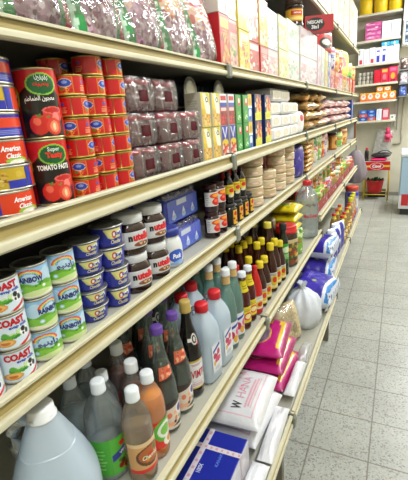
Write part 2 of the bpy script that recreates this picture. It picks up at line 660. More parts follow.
# ================================================================== camera
cam = bpy.data.cameras.new('camera')
cam.sensor_fit = 'HORIZONTAL'
cam.sensor_width = 36
cam.lens = 387.4983 / 408 * 36
cam.clip_start = .02
co = bpy.data.objects.new('camera', cam)
COL.objects.link(co)
yaw, pitch, roll = CAMROT
f = Vector((math.sin(yaw) * math.cos(pitch), math.cos(yaw) * math.cos(pitch), math.sin(pitch)))
r = f.cross(Vector((0, 0, 1))).normalized()
u = r.cross(f)
r2 = r * math.cos(roll) + u * math.sin(roll)
u2 = -r * math.sin(roll) + u * math.cos(roll)
R = Matrix((r2, u2, -f)).transposed().to_4x4()
co.matrix_world = Matrix.Translation((.5, 0, 1.5)) @ R
SC.camera = co
w = bpy.data.worlds.new('world')
w.use_nodes = True
w.node_tree.nodes['Background'].inputs['Color'].default_value = (.9, .95, 1, 1)
w.node_tree.nodes['Background'].inputs['Strength'].default_value = .3
SC.world = w
SC.view_settings.view_transform = 'Standard'
SC.view_settings.look = 'None'
SC.view_settings.exposure = EXPOSURE
SC.view_settings.gamma = 1
SC.view_settings.use_curve_mapping = False
SC.cycles.transparent_max_bounces = 32
SC.cycles.max_bounces = 10
SC.cycles.use_denoising = True

# ================================================================== kinds of goods (label fronts face +X)
TIN, TIND = '#c9c7bd', '#8e8c84'

def can_shell(t, r, h, art, decor=None, rim='#d8d4c4', lid='#b9b7ae', inset=.0035):
    g = G()
    lathe(g, [(r * .93, 0), (r, .0004), (r + .0006, .0014), (r + .0006, .0028), (r - .0004, .0036), (r - .0006, h - .0036), (r + .0006, h - .0028),
              (r + .0006, h - .0008), (r, h), (r - .0016, h), (r - .002, h - .0022)], 32, rim)
    obj('tin_body', g, M['tin'], t)
    g = G()
    lathe(g, [(r - .0021, h - .0034), (r - .002, h - .002), (r * .8, h - .002), (r * .78, h - .0012), (r * .74, h - .0012), (r * .72, h - .002), (r * .4, h - .002), (0, h - .002)], 32, lid)
    obj('tin_lid', g, M['tin'], t)
    g = G()
    fn = cyl(r + .0002)
    sheet(g, fn, -PI * r, PI * r, inset, h - inset, art)
    if decor:
        decor(g, cyl(r + .0009))
    return obj('label', g, M['gloss'], t)

# --- flat meat tins
def meat_tin():
    t = thing('meat_tin')
    r, h = .046, .0385
    a = Art(150, 26, '#2d36a8', 6.5)
    a.rect(0, 0, .30, 1, '#e2421f').rect(0, .0, .045, 1, '#2d36a8').ell(.20, .06, .07, .2, '#9cc23a').ell(.20, .02, .05, .12, '#efe9d8')
    a.rect(.33, .42, .56, .86, '#e2421f').lines(4, .35, .1, .55, .38, '#8b93d8', 3)
    a.rect(.60, .12, .74, .82, '#20288a').rect(.64, .2, .73, .55, '#e8e8ee').lines(3, .62, .6, .74, .8, '#9aa2dd', 5)
    a.rect(.75, 0, 1, 1, '#c9a92c').blobs(26, .77, .15, .97, .85, ['#d8b84a', '#b8742e', '#e8d38a', '#9a5a22', '#efe0b0'], .008, .022, 4)
    a.rect(.90, 0, 1, .42, '#2d36a8').ell(.80, .85, .03, .12, '#5f8e2a')
    c = 2 * PI * r
    def d(g, fn):
        text(g, 'American', fn, -c * .335, h * .64, .0085, '#ffffff', .034, .03, .3)
        text(g, 'Classic', fn, -c * .325, h * .36, .0080, '#ffffff', .026, .03, .3)
    can_shell(t, r, h, a, d)
    return t

# --- large tomato paste cans
def tomato_can(arabic):
    t = thing('tomato_paste_can')
    r, h = .0348, .1115
    a = Art(170, 80, '#cf1d1c', 2.1)
    cc = .5
    a.rect(.335, .0, .665, .80, '#17120f')
    a.above(lambda u: .80 - ((u - cc) / .2) ** 2 * .22, '#cf1d1c')
    a.m((np.abs(a.U - cc) < .165) & (a.V < .16), '#231311')
    a.ell(.285, .62, .055, .17, '#e8c21c').ell(.285, .62, .047, .145, '#f0d338').lines(4, .26, .54, .31, .72, '#b02a14', 2)
    a.ell(.53, .79, .118, .165, '#8dc63a').ell(.53, .79, .104, .142, '#0e5a2a')
    # glass bowl of paste, tomatoes
    a.ell(.585, .33, .085, .13, '#d63a35').ell(.585, .40, .085, .055, '#e86a60').ell(.585, .40, .07, .04, '#c3221f').ell(.60, .29, .03, .08, '#ef857a')
    a.ell(.465, .19, .075, .155, '#d52a1c').ell(.452, .24, .03, .06, '#ef6a50').ell(.575, .15, .06, .13, '#e0402c').ell(.575, .15, .036, .09, '#f08a6a').ell(.575, .15, .012, .06, '#f2d9a0')
    a.poly([(.455, .335), (.49, .36), (.475, .32), (.505, .31), (.46, .305)], '#3f8a2a').poly([(.52, .30), (.55, .32), (.545, .28)], '#4a9a30')
    a.rect(.635, .09, .672, .16, '#2b1a18')
    c = 2 * PI * r
    def d(g, fn):
        if arabic:
            text(g, 'الحقيقي', fn, c * .035, h * .855, .010, '#e8f0e8', .022)
            text(g, 'تايستي', fn, c * .028, h * .765, .0085, '#e22a20', .026, .05)
            # lettering written joined, right to left
            text(g, '\ufee2\ufec3\ufe8e\ufee4\ufec4\ufedf\ufe8d \ufee5\ufeee\ufea0\ufecc\ufee3', fn, c * .0, h * .565, .0115, '#f3f0ea', .050, .02)
        else:
            text(g, 'Super', fn, c * .035, h * .845, .009, '#dfeee2', .021)
            text(g, 'Tasty', fn, c * .035, h * .755, .0125, '#e8372a', .030, .05)
            text(g, 'TOMATO PASTE', fn, c * .015, h * .585, .0092, '#f3f0ea', .057, .045)
    can_shell(t, r, h, a, d, '#c8b98a')
    return t

# --- small tomato paste cans
def small_can():
    t = thing('small_tomato_can')
    r, h = .0275, .0354
    a = Art(120, 30, '#c8161a', 4.6)
    for k in (0, .5):
        a.rect(.11 + k, .06, .29 + k, .94, '#d88a32').rect(.125 + k, .1, .275 + k, .9, '#d43a1c')
        a.ell(.20 + k, .62, .075, .23, '#e9e4d0').ell(.20 + k, .62, .068, .2, '#2346b0').ell(.2 + k, .66, .03, .08, '#7fa0e6')
        a.blobs(8, .13 + k, .12, .27 + k, .34, ['#e8902a', '#c8101a', '#f0c050', '#5f8a2a'], .012, .022, 6)
        a.lines(4, .36 + k, .2, .46 + k, .52, '#e8a06a', 8 + int(k * 4)).ell(.41 + k, .66, .022, .09, '#3a55b0')
    a.rect(0, 0, 1, .04, '#b8b23e')
    can_shell(t, r, h, a, None, '#a8944a', inset=.0022)
    return t

# --- shrink-wrapped block of four jars
def jar_pack():
    t = thing('shrink_wrapped_jars')
    s, h, r = .0265, .071, .0255
    for x in (-s, s):
        for y in (-s, s):
            g = G()
            lathe(g, [(r * .85, .001), (r, .004), (r, h * .74), (r * .8, h * .82), (r * .8, h * .84)], 20, '#641a28', c=(x, y))
            j = obj('jar', g, M['liquid'], t)
            g = G()
            lathe(g, [(r * .84, h * .825), (r * .84, h * .96), (r * .78, h), (0, h)], 20, '#d83650', c=(x, y))
            obj('jar_lid', g, M['plastic'], j)
    W = 2 * s + .003
    a = Art(44, 30, '#ffffff')
    g = G()
    V, F = [], []
    prof = [(.90, .0005), (1.0, .004), (1.01, h * .3), (1.005, h * .65), (1.0, h * .85), (.97, h + .002), (.86, h + .0035)]
    n = 40
    for (k, z) in prof:
        for i in range(n):
            th = 2 * PI * i / n
            q = (abs(math.cos(th)) ** 7 + abs(math.sin(th)) ** 7) ** (-1 / 7)
            w_ = 1 + .012 * math.sin(7 * th + 60 * z) + .008 * math.sin(13 * th - 90 * z)
            V.append((W * k * q * w_ * math.cos(th), W * k * q * w_ * math.sin(th), z))
    # the round opening left in the film on the two wrapped ends
    hole = lambda j, i: j == 2 and abs(math.sin((i + .5) / n * 2 * PI)) < .30
    for j in range(len(prof) - 1):
        for i in range(n):
            if not hole(j, i):
                F.append((j * n + i, j * n + (i + 1) % n, (j + 1) * n + (i + 1) % n, (j + 1) * n + i))
    F.append(tuple((len(prof) - 1) * n + i for i in range(n)))
    g.add(V, F, srgb('#ffffff'))
    obj('film', g, M['film'], t)
    return t

# --- pulse cartons
def carton(name, w, d, h, front, side='#e8e8e2', decor=None, top='#d5e0b0', sideart=None, m='gloss'):
    t = thing(name)
    g = G()
    rbox(g, -d, 0, -w / 2, w / 2, 0, h, .0018, side, cols={'+z': top, '-z': top})
    obj('carton', g, M['paper'], t)
    g = G()
    sheet(g, flat((.0006, 0, 0), (0, 1, 0), (0, 0, 1)), -w / 2 + .001, w / 2 - .001, .001, h - .001, front)
    if sideart:
        sheet(g, flat((0, -w / 2 - .0006, 0), (1, 0, 0), (0, 0, 1)), -d + .001, -.001, .001, h - .001, sideart)
    if decor:
        decor(g, flat((.0012, 0, 0), (0, 1, 0), (0, 0, 1)))
    obj('print', g, M[m], t)
    return t

def chickpea():
    a = Art(34, 56, '#d8b72e', .65)
    a.above(lambda u: .42 + .35 * (1 - u) * .4, '#e3c83e').poly([(.18, .98), (.5, .98), (.95, .62), (.95, .38), (.5, .40)], '#f4f0dc')
    a.blobs(60, .05, .04, .95, .36, ['#d8a648', '#c28a34', '#e8c878', '#b87828'], .05, .09, 3)
    a.ell(.66, .80, .2, .10, '#f4f4ea').ell(.66, .80, .17, .085, '#2c3a22').ell(.66, .80, .1, .05, '#e8e8d8').poly([(.5, .92), (.8, 1), (.9, .9)], '#b8c83a')
    s = Art(16, 30, '#d9d6c4').lines(10, .15, .2, .85, .8, '#b2b0a0', 2)
    return carton('pulse_carton', .060, .055, .100, a, '#d9d6c4', sideart=s)

def kidney(top):
    a = Art(34, 56, '#c01c2a', .65)
    if top:
        a.rect(0, .72, 1, 1, '#dfe2ee').rect(.1, .80, .9, .93, '#c8202c').rect(0, .58, 1, .72, '#3a4fae').rect(.1, .46, .9, .56, '#e9c9c4')
        a.blobs(40, .05, .04, .95, .42, ['#a01826', '#d8404a', '#7a0e1a'], .06, .1, 4)
    else:
        a.rect(0, .5, 1, 1, '#262f9a').poly([(.1, .95), (.5, .55), (.9, .95)], '#e8e8f0').poly([(.25, .95), (.5, .66), (.75, .95)], '#3a40b8')
        a.ell(.5, .44, .45, .12, '#e2c41e').blobs(30, .05, .04, .95, .36, ['#d82a20', '#b01818', '#e85a40', '#f0d8c8'], .08, .13, 5)
    return carton('pulse_carton', .056, .05, .100, a, '#c8c4bc', top='#c8c8c0')

def pea():
    a = Art(34, 56, '#2f9a3a', .65)
    a.rect(0, 0, .16, 1, '#23802c').rect(.42, .64, .92, .88, '#d8202c').ell(.66, .80, .16, .09, '#f6e6e2').ell(.6, .2, .3, .09, '#d8e8d0').blobs(14, .2, .12, .95, .42, ['#57b84a', '#7ac85a'], .05, .09, 6)
    s = Art(16, 30, '#2a8a34').rect(.2, .3, .8, .8, '#d8e6d4').lines(6, .25, .35, .75, .75, '#5aa05a', 3)
    return carton('pulse_carton', .055, .05, .100, a, '#2a8a34', top='#2f9a3a', sideart=s)

def corn():
    a = Art(34, 56, '#1d2f6a', .65)
    a.below(lambda u: .34 + .1 * u, '#e6e23a').poly([(0, .35), (.4, .2), (1, .4), (1, .1), (.4, .05), (0, .1)], '#d8d428')
    a.blobs(34, .28, .38, .98, .92, ['#e2641e', '#f09a3a', '#d83a1a', '#f4c05a'], .07, .13, 5).rect(0, .3, .22, 1, '#18265a').ell(.1, .6, .1, .1, '#d8dce8')
    return carton('pulse_carton', .084, .06, .103, a, '#1d2f6a', top='#2a3a70')

def milk_carton():
    a = Art(30, 50, '#3f86d0', .6).rect(0, .55, 1, 1, '#e6c23a').ell(.5, .72, .4, .14, '#c8a020').rect(0, .5, 1, .56, '#ffffff').ell(.5, .3, .36, .16, '#eaf2fa').ell(.5, .12, .3, .08, '#2a5ab0')
    return carton('pulse_carton', .045, .05, .103, a, '#5a90c8', top='#c0402a')

# --- condensed milk cans
def milk_can(kind):
    t = thing('milk_can')
    r, h = .0285, .0578
    c = 2 * PI * r
    a = Art(150, 52, '#bcd9ec', 2.9)
    if kind == 'coast':
        a = Art(150, 52, '#d5e3ef', 2.9)
        a.rect(0, 0, .30, 1, '#c5d8ea').rect(.245, 0, .29, 1, '#d8c23a').rect(.72, 0, .74, 1, '#d8c23a')
        a.blobs(26, .42, .34, .6, .50, ['#5aa83a', '#3c8a2c', '#8ac85a', '#c8e0a0'], .012, .026, 2)
        a.ell(.43, .19, .085, .13, '#d89a4a').ell(.43, .20, .065, .09, '#e8b86a').ell(.43, .18, .04, .05, '#c8702a')
        a.ell(.61, .42, .045, .16, '#f2f2f0').ell(.60, .50, .026, .08, '#1c1c20').ell(.635, .38, .02, .09, '#1c1c20').ell(.595, .35, .012, .05, '#1c1c20')
        a.poly([(.53, .02), (.70, .25), (.72, .17), (.57, -.02)], '#d02a22')
        def d(g, fn):
            text(g, 'COAST', fn, c * .01, h * .80, .0125, '#c0182a', .046, .06)
            text(g, 'evap milk', fn, c * .07, h * .635, .0065, '#3a4fb0', .032, .04)
    else:
        a.above(lambda u: .86 + .06 * np.sin(u * 40), '#8fc0e4')
        a.rect(0, .0, 1, .40, '#7fb43a').below(lambda u: .46 + .05 * np.sin(u * 30 + 1), '#6aa832').below(lambda u: .36 + .03 * np.sin(u * 44), '#82c040')
        a.below(lambda u: .17 + .06 * np.sin(u * 14), '#cfe0a0').below(lambda u: .07 + .05 * np.sin(u * 17 + 2), '#e6e6c8')
        a.blobs(16, 0, .3, 1, .48, ['#3f8a2c', '#57a038', '#2f7a28'], .008, .02, 3)
        a.rect(.02, .80, .16, .93, '#2c3a78').rect(.02, .12, .15, .74, '#e4ecf0').lines(9, .03, .16, .14, .7, '#9aa6b4', 4)
        a.ell(.40, .26, .024, .07, '#9fd0ea').ell(.40, .26, .014, .04, '#e8f2fa').ell(.62, .33, .018, .05, '#f4f4f4')
        for k, q in enumerate(('#e0402a', '#ef8a2a', '#f2d432', '#5ab84a', '#4a7ad0')):
            a.ring(.5, .66, .118 - k * .012, .27 - k * .03, .055, q, True)
        if kind == 'rain':
            d = lambda g, fn: text(g, 'RAINBOW', fn, c * .0, h * .60, .0098, '#2a3878', .044, .05, arc=.0)
        elif kind == 'arab':
            d = lambda g, fn: text(g, '\ufeee\ufe92\ufee8\ufbfe\ufe8d\ufead', fn, c * .02, h * .58, .0125, '#2a3878', .036, .03)
    can_shell(t, r, h, a, d, '#b9b6a6', '#6f6e66')
    return t

# --- cheese tubs
def cheese_tub(h, r=.0345):
    t = thing('cheese_tub')
    r0 = r * .84
    rf = lambda z: r0 + (r - r0) * np.clip(z / h, 0, 1)
    g = G()
    lathe(g, [(r0 * .9, 0), (r0, .001), (r * .985, h * .87), (r + .0012, h * .885), (r + .0016, h * .91)], 32, '#2a328c')
    obj('tub', g, M['plastic'], t)
    g = G()
    lathe(g, [(r + .0016, h * .911), (r + .0022, h * .925), (r + .0018, h * .975), (r - .001, h - .001), (r * .84, h - .001), (r * .82, h - .0005), (0, h - .0005)], 32, '#b8b8b2')
    obj('foil_lid', g, M['tin'], t)
    a = Art(160, 34, '#28309a', 5.5)
    for k in (.0, .5):
        a.poly([(.16 + k, .98), (.36 + k, .98), (.345 + k, .44), (.23 + k, .40), (.20 + k, .5)], '#d9d27a').poly([(.17 + k, .98), (.355 + k, .98), (.34 + k, .52), (.24 + k, .48)], '#e6e090')
        a.poly([(.245 + k, .75), (.36 + k, .86), (.37 + k, .6), (.26 + k, .5)], '#f2f2f2')
        a.ring(.265 + k, .66, .02, .17, .3, '#d02a2a')
        a.lines(5, .03 + k, .2, .14 + k, .8, '#4a52b4', 4)
    c = 2 * PI * r
    g = G()
    sheet(g, cyl(lambda z: rf(z) + .0004), -PI * r, PI * r, h * .05, h * .86, a)
    f2 = cyl(lambda z: rf(z) + .0012)
    for k in (-.5, 0):
        text(g, 'Kraft', f2, c * (.315 + k), h * .60, h * .17, '#2a3aa0', .016, .05)
        text(g, 'Cheddar', f2, c * (.30 + k), h * .24, h * .20, '#e8e0b0', .026, .02, .35)
    obj('label', g, M['gloss'], t)
    return t

# --- hazelnut spread jars
def spread_jar():
    t = thing('spread_jar')
    r, h = .043, .0935
    P = lambda z: np.interp(z, [0, .004, .016, .022, .055, .062, .070, .0745], [r * .86, r * .95, r * .96, r, r, r * .97, r * .86, r * .80])
    zs = [0, .002, .004, .01, .016, .022, .04, .055, .062, .067, .070, .0745]
    ky = 1.0
    g = G()
    lathe(g, [(float(P(z)), z) for z in zs], 36, '#2e1710', p=2.3)
    obj('jar', g, M['liquid'], t)
    g = G()
    lathe(g, [(r * .86, .0735), (r * .885, .0745), (r * .885, .087), (r * .86, .0925), (r * .8, h), (0, h)], 36, '#dddfe0', p=2.2)
    obj('jar_lid', g, M['plastic'], t, 'white screw lid')
    a = Art(96, 46, '#d6d8da', 2.1)
    a.blobs(1, .5, .3, .5, .3, ['#d6d8da'], .01, .02)
    a.ell(.62, .22, .22, .15, '#8a5232').ell(.60, .27, .08, .10, '#b8824e').ell(.72, .22, .09, .10, '#6a3a22').blobs(12, .5, .14, .82, .34, ['#c89a66', '#7a4428', '#e0c8a0', '#5a2c1a'], .015, .035, 7)
    g = G()
    rf = lambda z: P(z) + .0005
    def fn0(off):
        b = cyl(lambda z: P(z) + off)
        def q(x, y):
            v = b(x, y)
            k = np.arctan2(v[:, 1], v[:, 0])
            s = (np.abs(np.cos(k)) ** 2.3 + np.abs(np.sin(k)) ** 2.3) ** (-1 / 2.3)
            v[:, :2] *= s[:, None]
            return v
        return q
    W = r * 1.25
    sheet(g, fn0(.0006), -W, W, .016, .056, a)
    f = fn0(.0016)
    text(g, 'n', f, -.0185, .0405, .0125, '#1a1a1a', None, .07)
    text(g, 'utella', f, .0140, .0428, .0185, '#d81e2a', .051, .06)
    obj('label', g, M['gloss'], t)
    return t

# --- cream cheese jar
def cream_jar():
    t = thing('cream_cheese_jar')
    r, h = .035, .108
    rf = lambda z: np.interp(z, [0, .005, .055, .070, .080, .088], [r * .9, r, r, r * .92, r * .78, r * .76])
    g = G()
    lathe(g, [(float(rf(z)), z) for z in (0, .002, .005, .02, .04, .055, .063, .070, .075, .080, .088)], 30, '#dcdedc')
    obj('jar', g, M['plastic'], t)
    g = G()
    lathe(g, [(r * .86, .086), (r * .9, .0875), (r * .9, .099), (r * .86, h), (r * .5, h), (0, h)], 30, '#27358a')
    obj('jar_lid', g, M['plastic'], t, 'dark blue screw lid')
    a = Art(80, 44, '#dfe2e2', 2)
    a.ell(.5, .55, .27, .40, '#2346b0').ell(.5, .55, .24, .34, '#3560cc').poly([(.5, .06), (.98, .35), (.98, .1), (.6, .0)], '#c8a83a').poly([(.2, .1), (.6, .3), (.9, .0), (.2, .0)], '#8fb0de')
    g = G()
    sheet(g, cyl(r + .0004), -r * 1.3, r * 1.3, .008, .053, a)
    text(g, 'Puck', cyl(r + .0012), 0, .033, .0135, '#f4f6fa', .027, .05, .15)
    obj('label', g, M['gloss'], t)
    return t

# --- blue shrink pack of six jars
def blue_pack():
    t = thing('jar_multipack')
    w, d, h = .196, .135, .093
    g = G()
    for i in range(3):
        for j in range(2):
            lathe(g, [(.025, h * .80), (.0255, h * .82), (.0255, h * .93), (.023, h * .955), (0, h * .955)], 20, '#20295c', c=(-d / 2 + (j - .5) * .058, (i - 1) * .062))
    obj('jar_lids', g, M['plastic'], t)
    a = Art(70, 36, '#5666d4', 1.9)
    a.below(lambda u: .30 + .10 * np.abs(np.sin(u * 9)), '#4a66cc')
    for k in (.18, .50, .82):
        a.poly([(k - .11, .10), (k, .62), (k + .11, .10)], '#3c52c0').poly([(k - .05, .30), (k, .58), (k + .05, .30)], '#dfe6f6').ell(k, .2, .07, .12, '#a8bae8')
    a.above(lambda u: .80 + .05 * np.cos(u * 19), '#5a6cc4').rect(.30, .70, .62, .95, '#c8d0e0')
    b = Art(50, 36, '#4c5aca', 1.4).ell(.5, .4, .3, .25, '#3f50bc').ell(.5, .42, .12, .14, '#7f92d6')
    g = G()
    rbox(g, -d, 0, -w / 2, w / 2, 0, h * .80, .008, '#5260cc')
    wv = lambda o, U: (lambda x, y: flat(o, U, (0, 0, 1))(x, y))
    sheet(g, flat((.0008, 0, 0), (0, 1, 0), (0, 0, 1)), -w / 2 + .007, w / 2 - .007, .007, h * .74, a)
    sheet(g, flat((0, -w / 2 - .0008, 0), (1, 0, 0), (0, 0, 1)), -d + .007, -.007, .007, h * .74, b)
    obj('printed_sleeve', g, M['bag'], t)
    g = G()
    n = 44
    V, F = [], []
    for (k, z) in ((1.0, h * .78), (1.0, h * .90), (.97, h * .975), (.86, h)):
        for i in range(n):
            th = 2 * PI * i / n
            q = (abs(math.cos(th)) ** 8 + abs(math.sin(th)) ** 8) ** (-1 / 8) * (1 + .01 * math.sin(9 * th + z * 70))
            V.append((-d / 2 + d / 2 * k * q * math.cos(th), w / 2 * k * q * math.sin(th), z))
    for j in range(3):
        for i in range(n):
            F.append((j * n + i, j * n + (i + 1) % n, (j + 1) * n + (i + 1) % n, (j + 1) * n + i))
    F.append(tuple(3 * n + i for i in range(n)))
    g.add(V, F, srgb('#ffffff'))
    obj('film', g, M['film'], t)
    return t

# --- jars with a screw lid and a label
def jar(name, r, h, body, lid, art, lz=(.12, .72), arc=1.25, mat='liquid', decor=None, lidlab=None, neck=.82):
    t = thing(name)
    g = G()
    lathe(g, [(r * .88, 0), (r, .003), (r, h * .74), (r * .94, h * .80), (r * neck, h * .84), (r * neck, h * .86)], 26, body)
    obj('jar', g, M[mat], t)
    g = G()
    lathe(g, [(r * neck + .001, h * .85), (r * (neck + .06), h * .86), (r * (neck + .06), h * .97), (r * neck, h), (r * .5, h - .001), (0, h - .001)], 26, lid)
    obj('jar_lid', g, M['plastic'], t, lidlab)
    g = G()
    sheet(g, cyl(r + .0004), -r * arc, r * arc, h * lz[0], h * lz[1], art)
    if decor:
        decor(g, cyl(r + .0011))
    obj('label', g, M['gloss'], t)
    return t

def jam_jar():
    a = Art(50, 36, '#d9d7d2', 1.4)
    a.ell(.55, .74, .30, .2, '#d8421f').ell(.55, .76, .2, .12, '#f0a02a').ell(.6, .3, .27, .27, '#cf1f1c').ell(.52, .38, .10, .10, '#ef6a4a').ell(.80, .22, .12, .17, '#b01518').poly([(.6, .55), (.75, .62), (.7, .5)], '#4a9030')
    a.lines(5, .03, .1, .2, .9, '#a8a6a0', 2)
    return jar('jam_jar', .030, .088, '#2c0d12', '#3a1a18', a, (.22, .74), 1.5)

def syrup_jar():
    a = Art(46, 40, '#15110d', 1.2)
    a.rect(.42, .06, .82, .94, '#d8a01e').rect(.46, .1, .78, .9, '#e8b82a').ell(.62, .72, .14, .14, '#c8201c').blobs(8, .48, .14, .76, .5, ['#c8301c', '#e88a2a', '#8a1a14'], .05, .09, 3)
    return jar('syrup_jar', .028, .083, '#120d0b', '#2b2a26', a, (.06, .78), 1.3)

# --- bottles: clear or coloured shell, contents, cap and label
def bottle(name, prof, cap, capc, body='pet', fill=None, fillmat='liquid', fillc='#ffffff', art=None, lz=None, arc=1.3, decor=None, n=28, p=2., caplab=None, kx=1., neckart=None, nz=None, bodyc='#ffffff', ribs=True, inset=.0016):
    """prof [(r, z)] of the shell; cap (r, z0, z1)"""
    t = thing(name)
    g = G()
    lathe(g, [(prof[0][0] * .8, prof[0][1])] + prof, n, bodyc, p=p)
    obj('bottle', g, M[body], t)
    zs = np.array([q[1] for q in prof])
    rs = np.array([q[0] for q in prof])
    if fill:
        g = G()
        q = [(max(r_ - inset, .001), z + (.002 if i == 0 else 0)) for i, (r_, z) in enumerate(prof) if z < fill]
        q.append((max(float(np.interp(fill, zs, rs)) - inset, .001), fill))
        q.append((0, fill))
        lathe(g, [(q[0][0] * .8, q[0][1])] + q, n, fillc, p=p)
        obj('contents', g, M[fillmat], t)
    g = G()
    r, z0, z1 = cap
    h = z1 - z0
    m_ = 36
    V, F = [], []
    pr = [(1, z0), (1.03, z0 + h * .05), (1.03, z0 + h * .2), (.98, z0 + h * .26), (.98, z0 + h * .88), (.90, z1), (.5, z1 + .0002), (0.001, z1 + .0002)]
    for k, (s, z) in enumerate(pr):
        for i in range(m_):
            th = 2 * PI * i / m_
            rr = r * s * (1 + (.025 if (i % 2 and ribs and 3 <= k <= 4) else 0))
            V.append((rr * math.cos(th), rr * math.sin(th), z))
    for j in range(len(pr) - 1):
        for i in range(m_):
            F.append((j * m_ + i, j * m_ + (i + 1) % m_, (j + 1) * m_ + (i + 1) % m_, (j + 1) * m_ + i))
    F.append(tuple(range(m_))[::-1])
    g.add(V, F, srgb(capc))
    obj('cap', g, M['plastic'], t, caplab)
    rf = lambda z: np.interp(z, zs, rs)
    R = float(rs.max())
    def sq(fn):
        if p == 2:
            return fn
        def k(x, y):
            v = fn(x, y)
            a = np.arctan2(v[:, 1], v[:, 0])
            v[:, :2] *= ((np.abs(np.cos(a)) ** p + np.abs(np.sin(a)) ** p) ** (-1 / p))[:, None]
            return v
        return k
    if art is not None:
        g = G()
        sheet(g, sq(cyl(lambda z: rf(z) + .0006)), -R * arc, R * arc, lz[0], lz[1], art)
        if decor:
            decor(g, sq(cyl(lambda z: rf(z) + .0014)))
        obj('label', g, M['gloss'], t)
    if neckart is not None:
        g = G()
        sheet(g, sq(cyl(lambda z: rf(z) + .0006)), -R * nz[2], R * nz[2], nz[0], nz[1], neckart)
        obj('neck_label', g, M['gloss'], t)
    return t

def PET(r, h, sh=.62, nk=.0125):
    """round drinks bottle: straight body, domed shoulder, narrow neck"""
    H = h
    return [(r * .82, 0), (r * .97, .004), (r, .012), (r, H * .2), (r * .985, H * .22), (r, H * .24), (r, H * sh), (r * .97, H * (sh + .05)), (r * .86, H * (sh + .12)), (r * .66, H * (sh + .19)), (r * .48, H * (sh + .245)),
            (max(nk, r * .40), H * (sh + .275)), (nk, H * .94), (nk, H * .97)]

def vinegar_bottle():
    a = Art(90, 60, '#57b83a', 1.5)
    a.rect(0, 0, .40, 1, '#4aae34').poly([(.42, .55), (.98, .86), (.98, .66), (.42, .36)], '#2a3a9a').poly([(.56, .82), (.98, 1), (.98, .86), (.60, .70)], '#d02a30')
    a.blobs(26, .55, .02, .98, .42, ['#8a1c1a', '#c83a22', '#5a2a18', '#d88a4a', '#3f7a2a'], .025, .06, 3).lines(6, .06, .2, .32, .8, '#8fd070', 3)
    return bottle('vinegar_bottle', PET(.041, .245), (.0152, .219, .247), '#e4e9ec', art=a, lz=(.02, .118), arc=1.5, fill=.085, fillmat='water',
                  decor=lambda g, f: text(g, 'VINEGAR', f, .026, .078, .0085, '#f2f2f6', .040, .03, 0, .30))

def plain_bottle():
    return bottle('clear_bottle', PET(.031, .215), (.0142, .191, .216), '#e0e6ea', fill=.13, fillmat='water')

def drink_bottle(kind):
    if kind == 'label':
        a = Art(70, 44, '#d8a46a', 1.4)
        a.rect(0, 0, 1, .12, '#d82a20').ell(.55, .52, .36, .33, '#5a3a22').ell(.55, .55, .30, .26, '#b8622c').blobs(14, .35, .4, .8, .7, ['#7a4a24', '#d88a3a', '#4a7a2a', '#c83a22'], .03, .06, 2).rect(0, .88, 1, 1, '#e8c89a')
        return bottle('drink_bottle', PET(.032, .215), (.0145, .191, .217), '#e4e9ec', fill=.135, fillmat='apple', art=a, lz=(.03, .105), arc=1.45,
                      decor=lambda g, f: text(g, 'Cherries', f, .004, .068, .011, '#f4e8c8', .040, .03, .3))
    a = Art(70, 44, '#d8261c', 1.4)
    a.ell(.58, .62, .34, .40, '#57b83a').ell(.58, .62, .24, .28, '#e9eee2').ell(.58, .62, .16, .18, '#7ac04a').ell(.70, .20, .22, .22, '#ece8dc').ell(.72, .20, .13, .14, '#d8862a').rect(0, .0, .18, 1, '#b81c18')
    return bottle('drink_bottle', PET(.0325, .220), (.0145, .197, .222), '#e4e9ec', fill=.165, fillmat='liquid', fillc='#f08c18', art=a, lz=(.03, .105), arc=1.45)

def cordial_bottle():
    r, H = .036, .287
    prof = [(r * .84, 0), (r * .98, .004), (r, .010), (r, .085), (r * .985, .105), (r * .95, .125), (r * .86, .150), (r * .70, .178), (r * .54, .202), (r * .43, .224), (r * .38, .245), (.0135, .262), (.0135, .275)]
    a = Art(80, 50, '#d9cfc0', 1.5)
    a.above(lambda u: .62 + .35 * u, '#3a2a26').blobs(24, .1, .05, .95, .6, ['#e07a5a', '#c8503a', '#efb08a', '#6a8a5a', '#3a3a3a'], .03, .07, 3)
    a.ell(.74, .66, .13, .2, '#e8e4ea').ell(.74, .66, .09, .14, '#5a3a8a').poly([(.5, .1), (.9, .35), (.9, .05)], '#2f3a34')
    nb = Art(40, 30, '#d86a4a', 1.5)
    nb.blobs(18, .05, .2, .95, .9, ['#e88a6a', '#c84a34', '#f0b494', '#8a3a2a'], .05, .12, 4).below(lambda u: .12 + .25 * u, '#3a2c26')
    return bottle('cordial_bottle', prof, (.0160, .270, .289), '#5b3a8e', body='green_glass', fill=.200, fillc='#3a302b', art=a, lz=(.014, .092), arc=1.5, neckart=nb, nz=(.150, .188, .60))

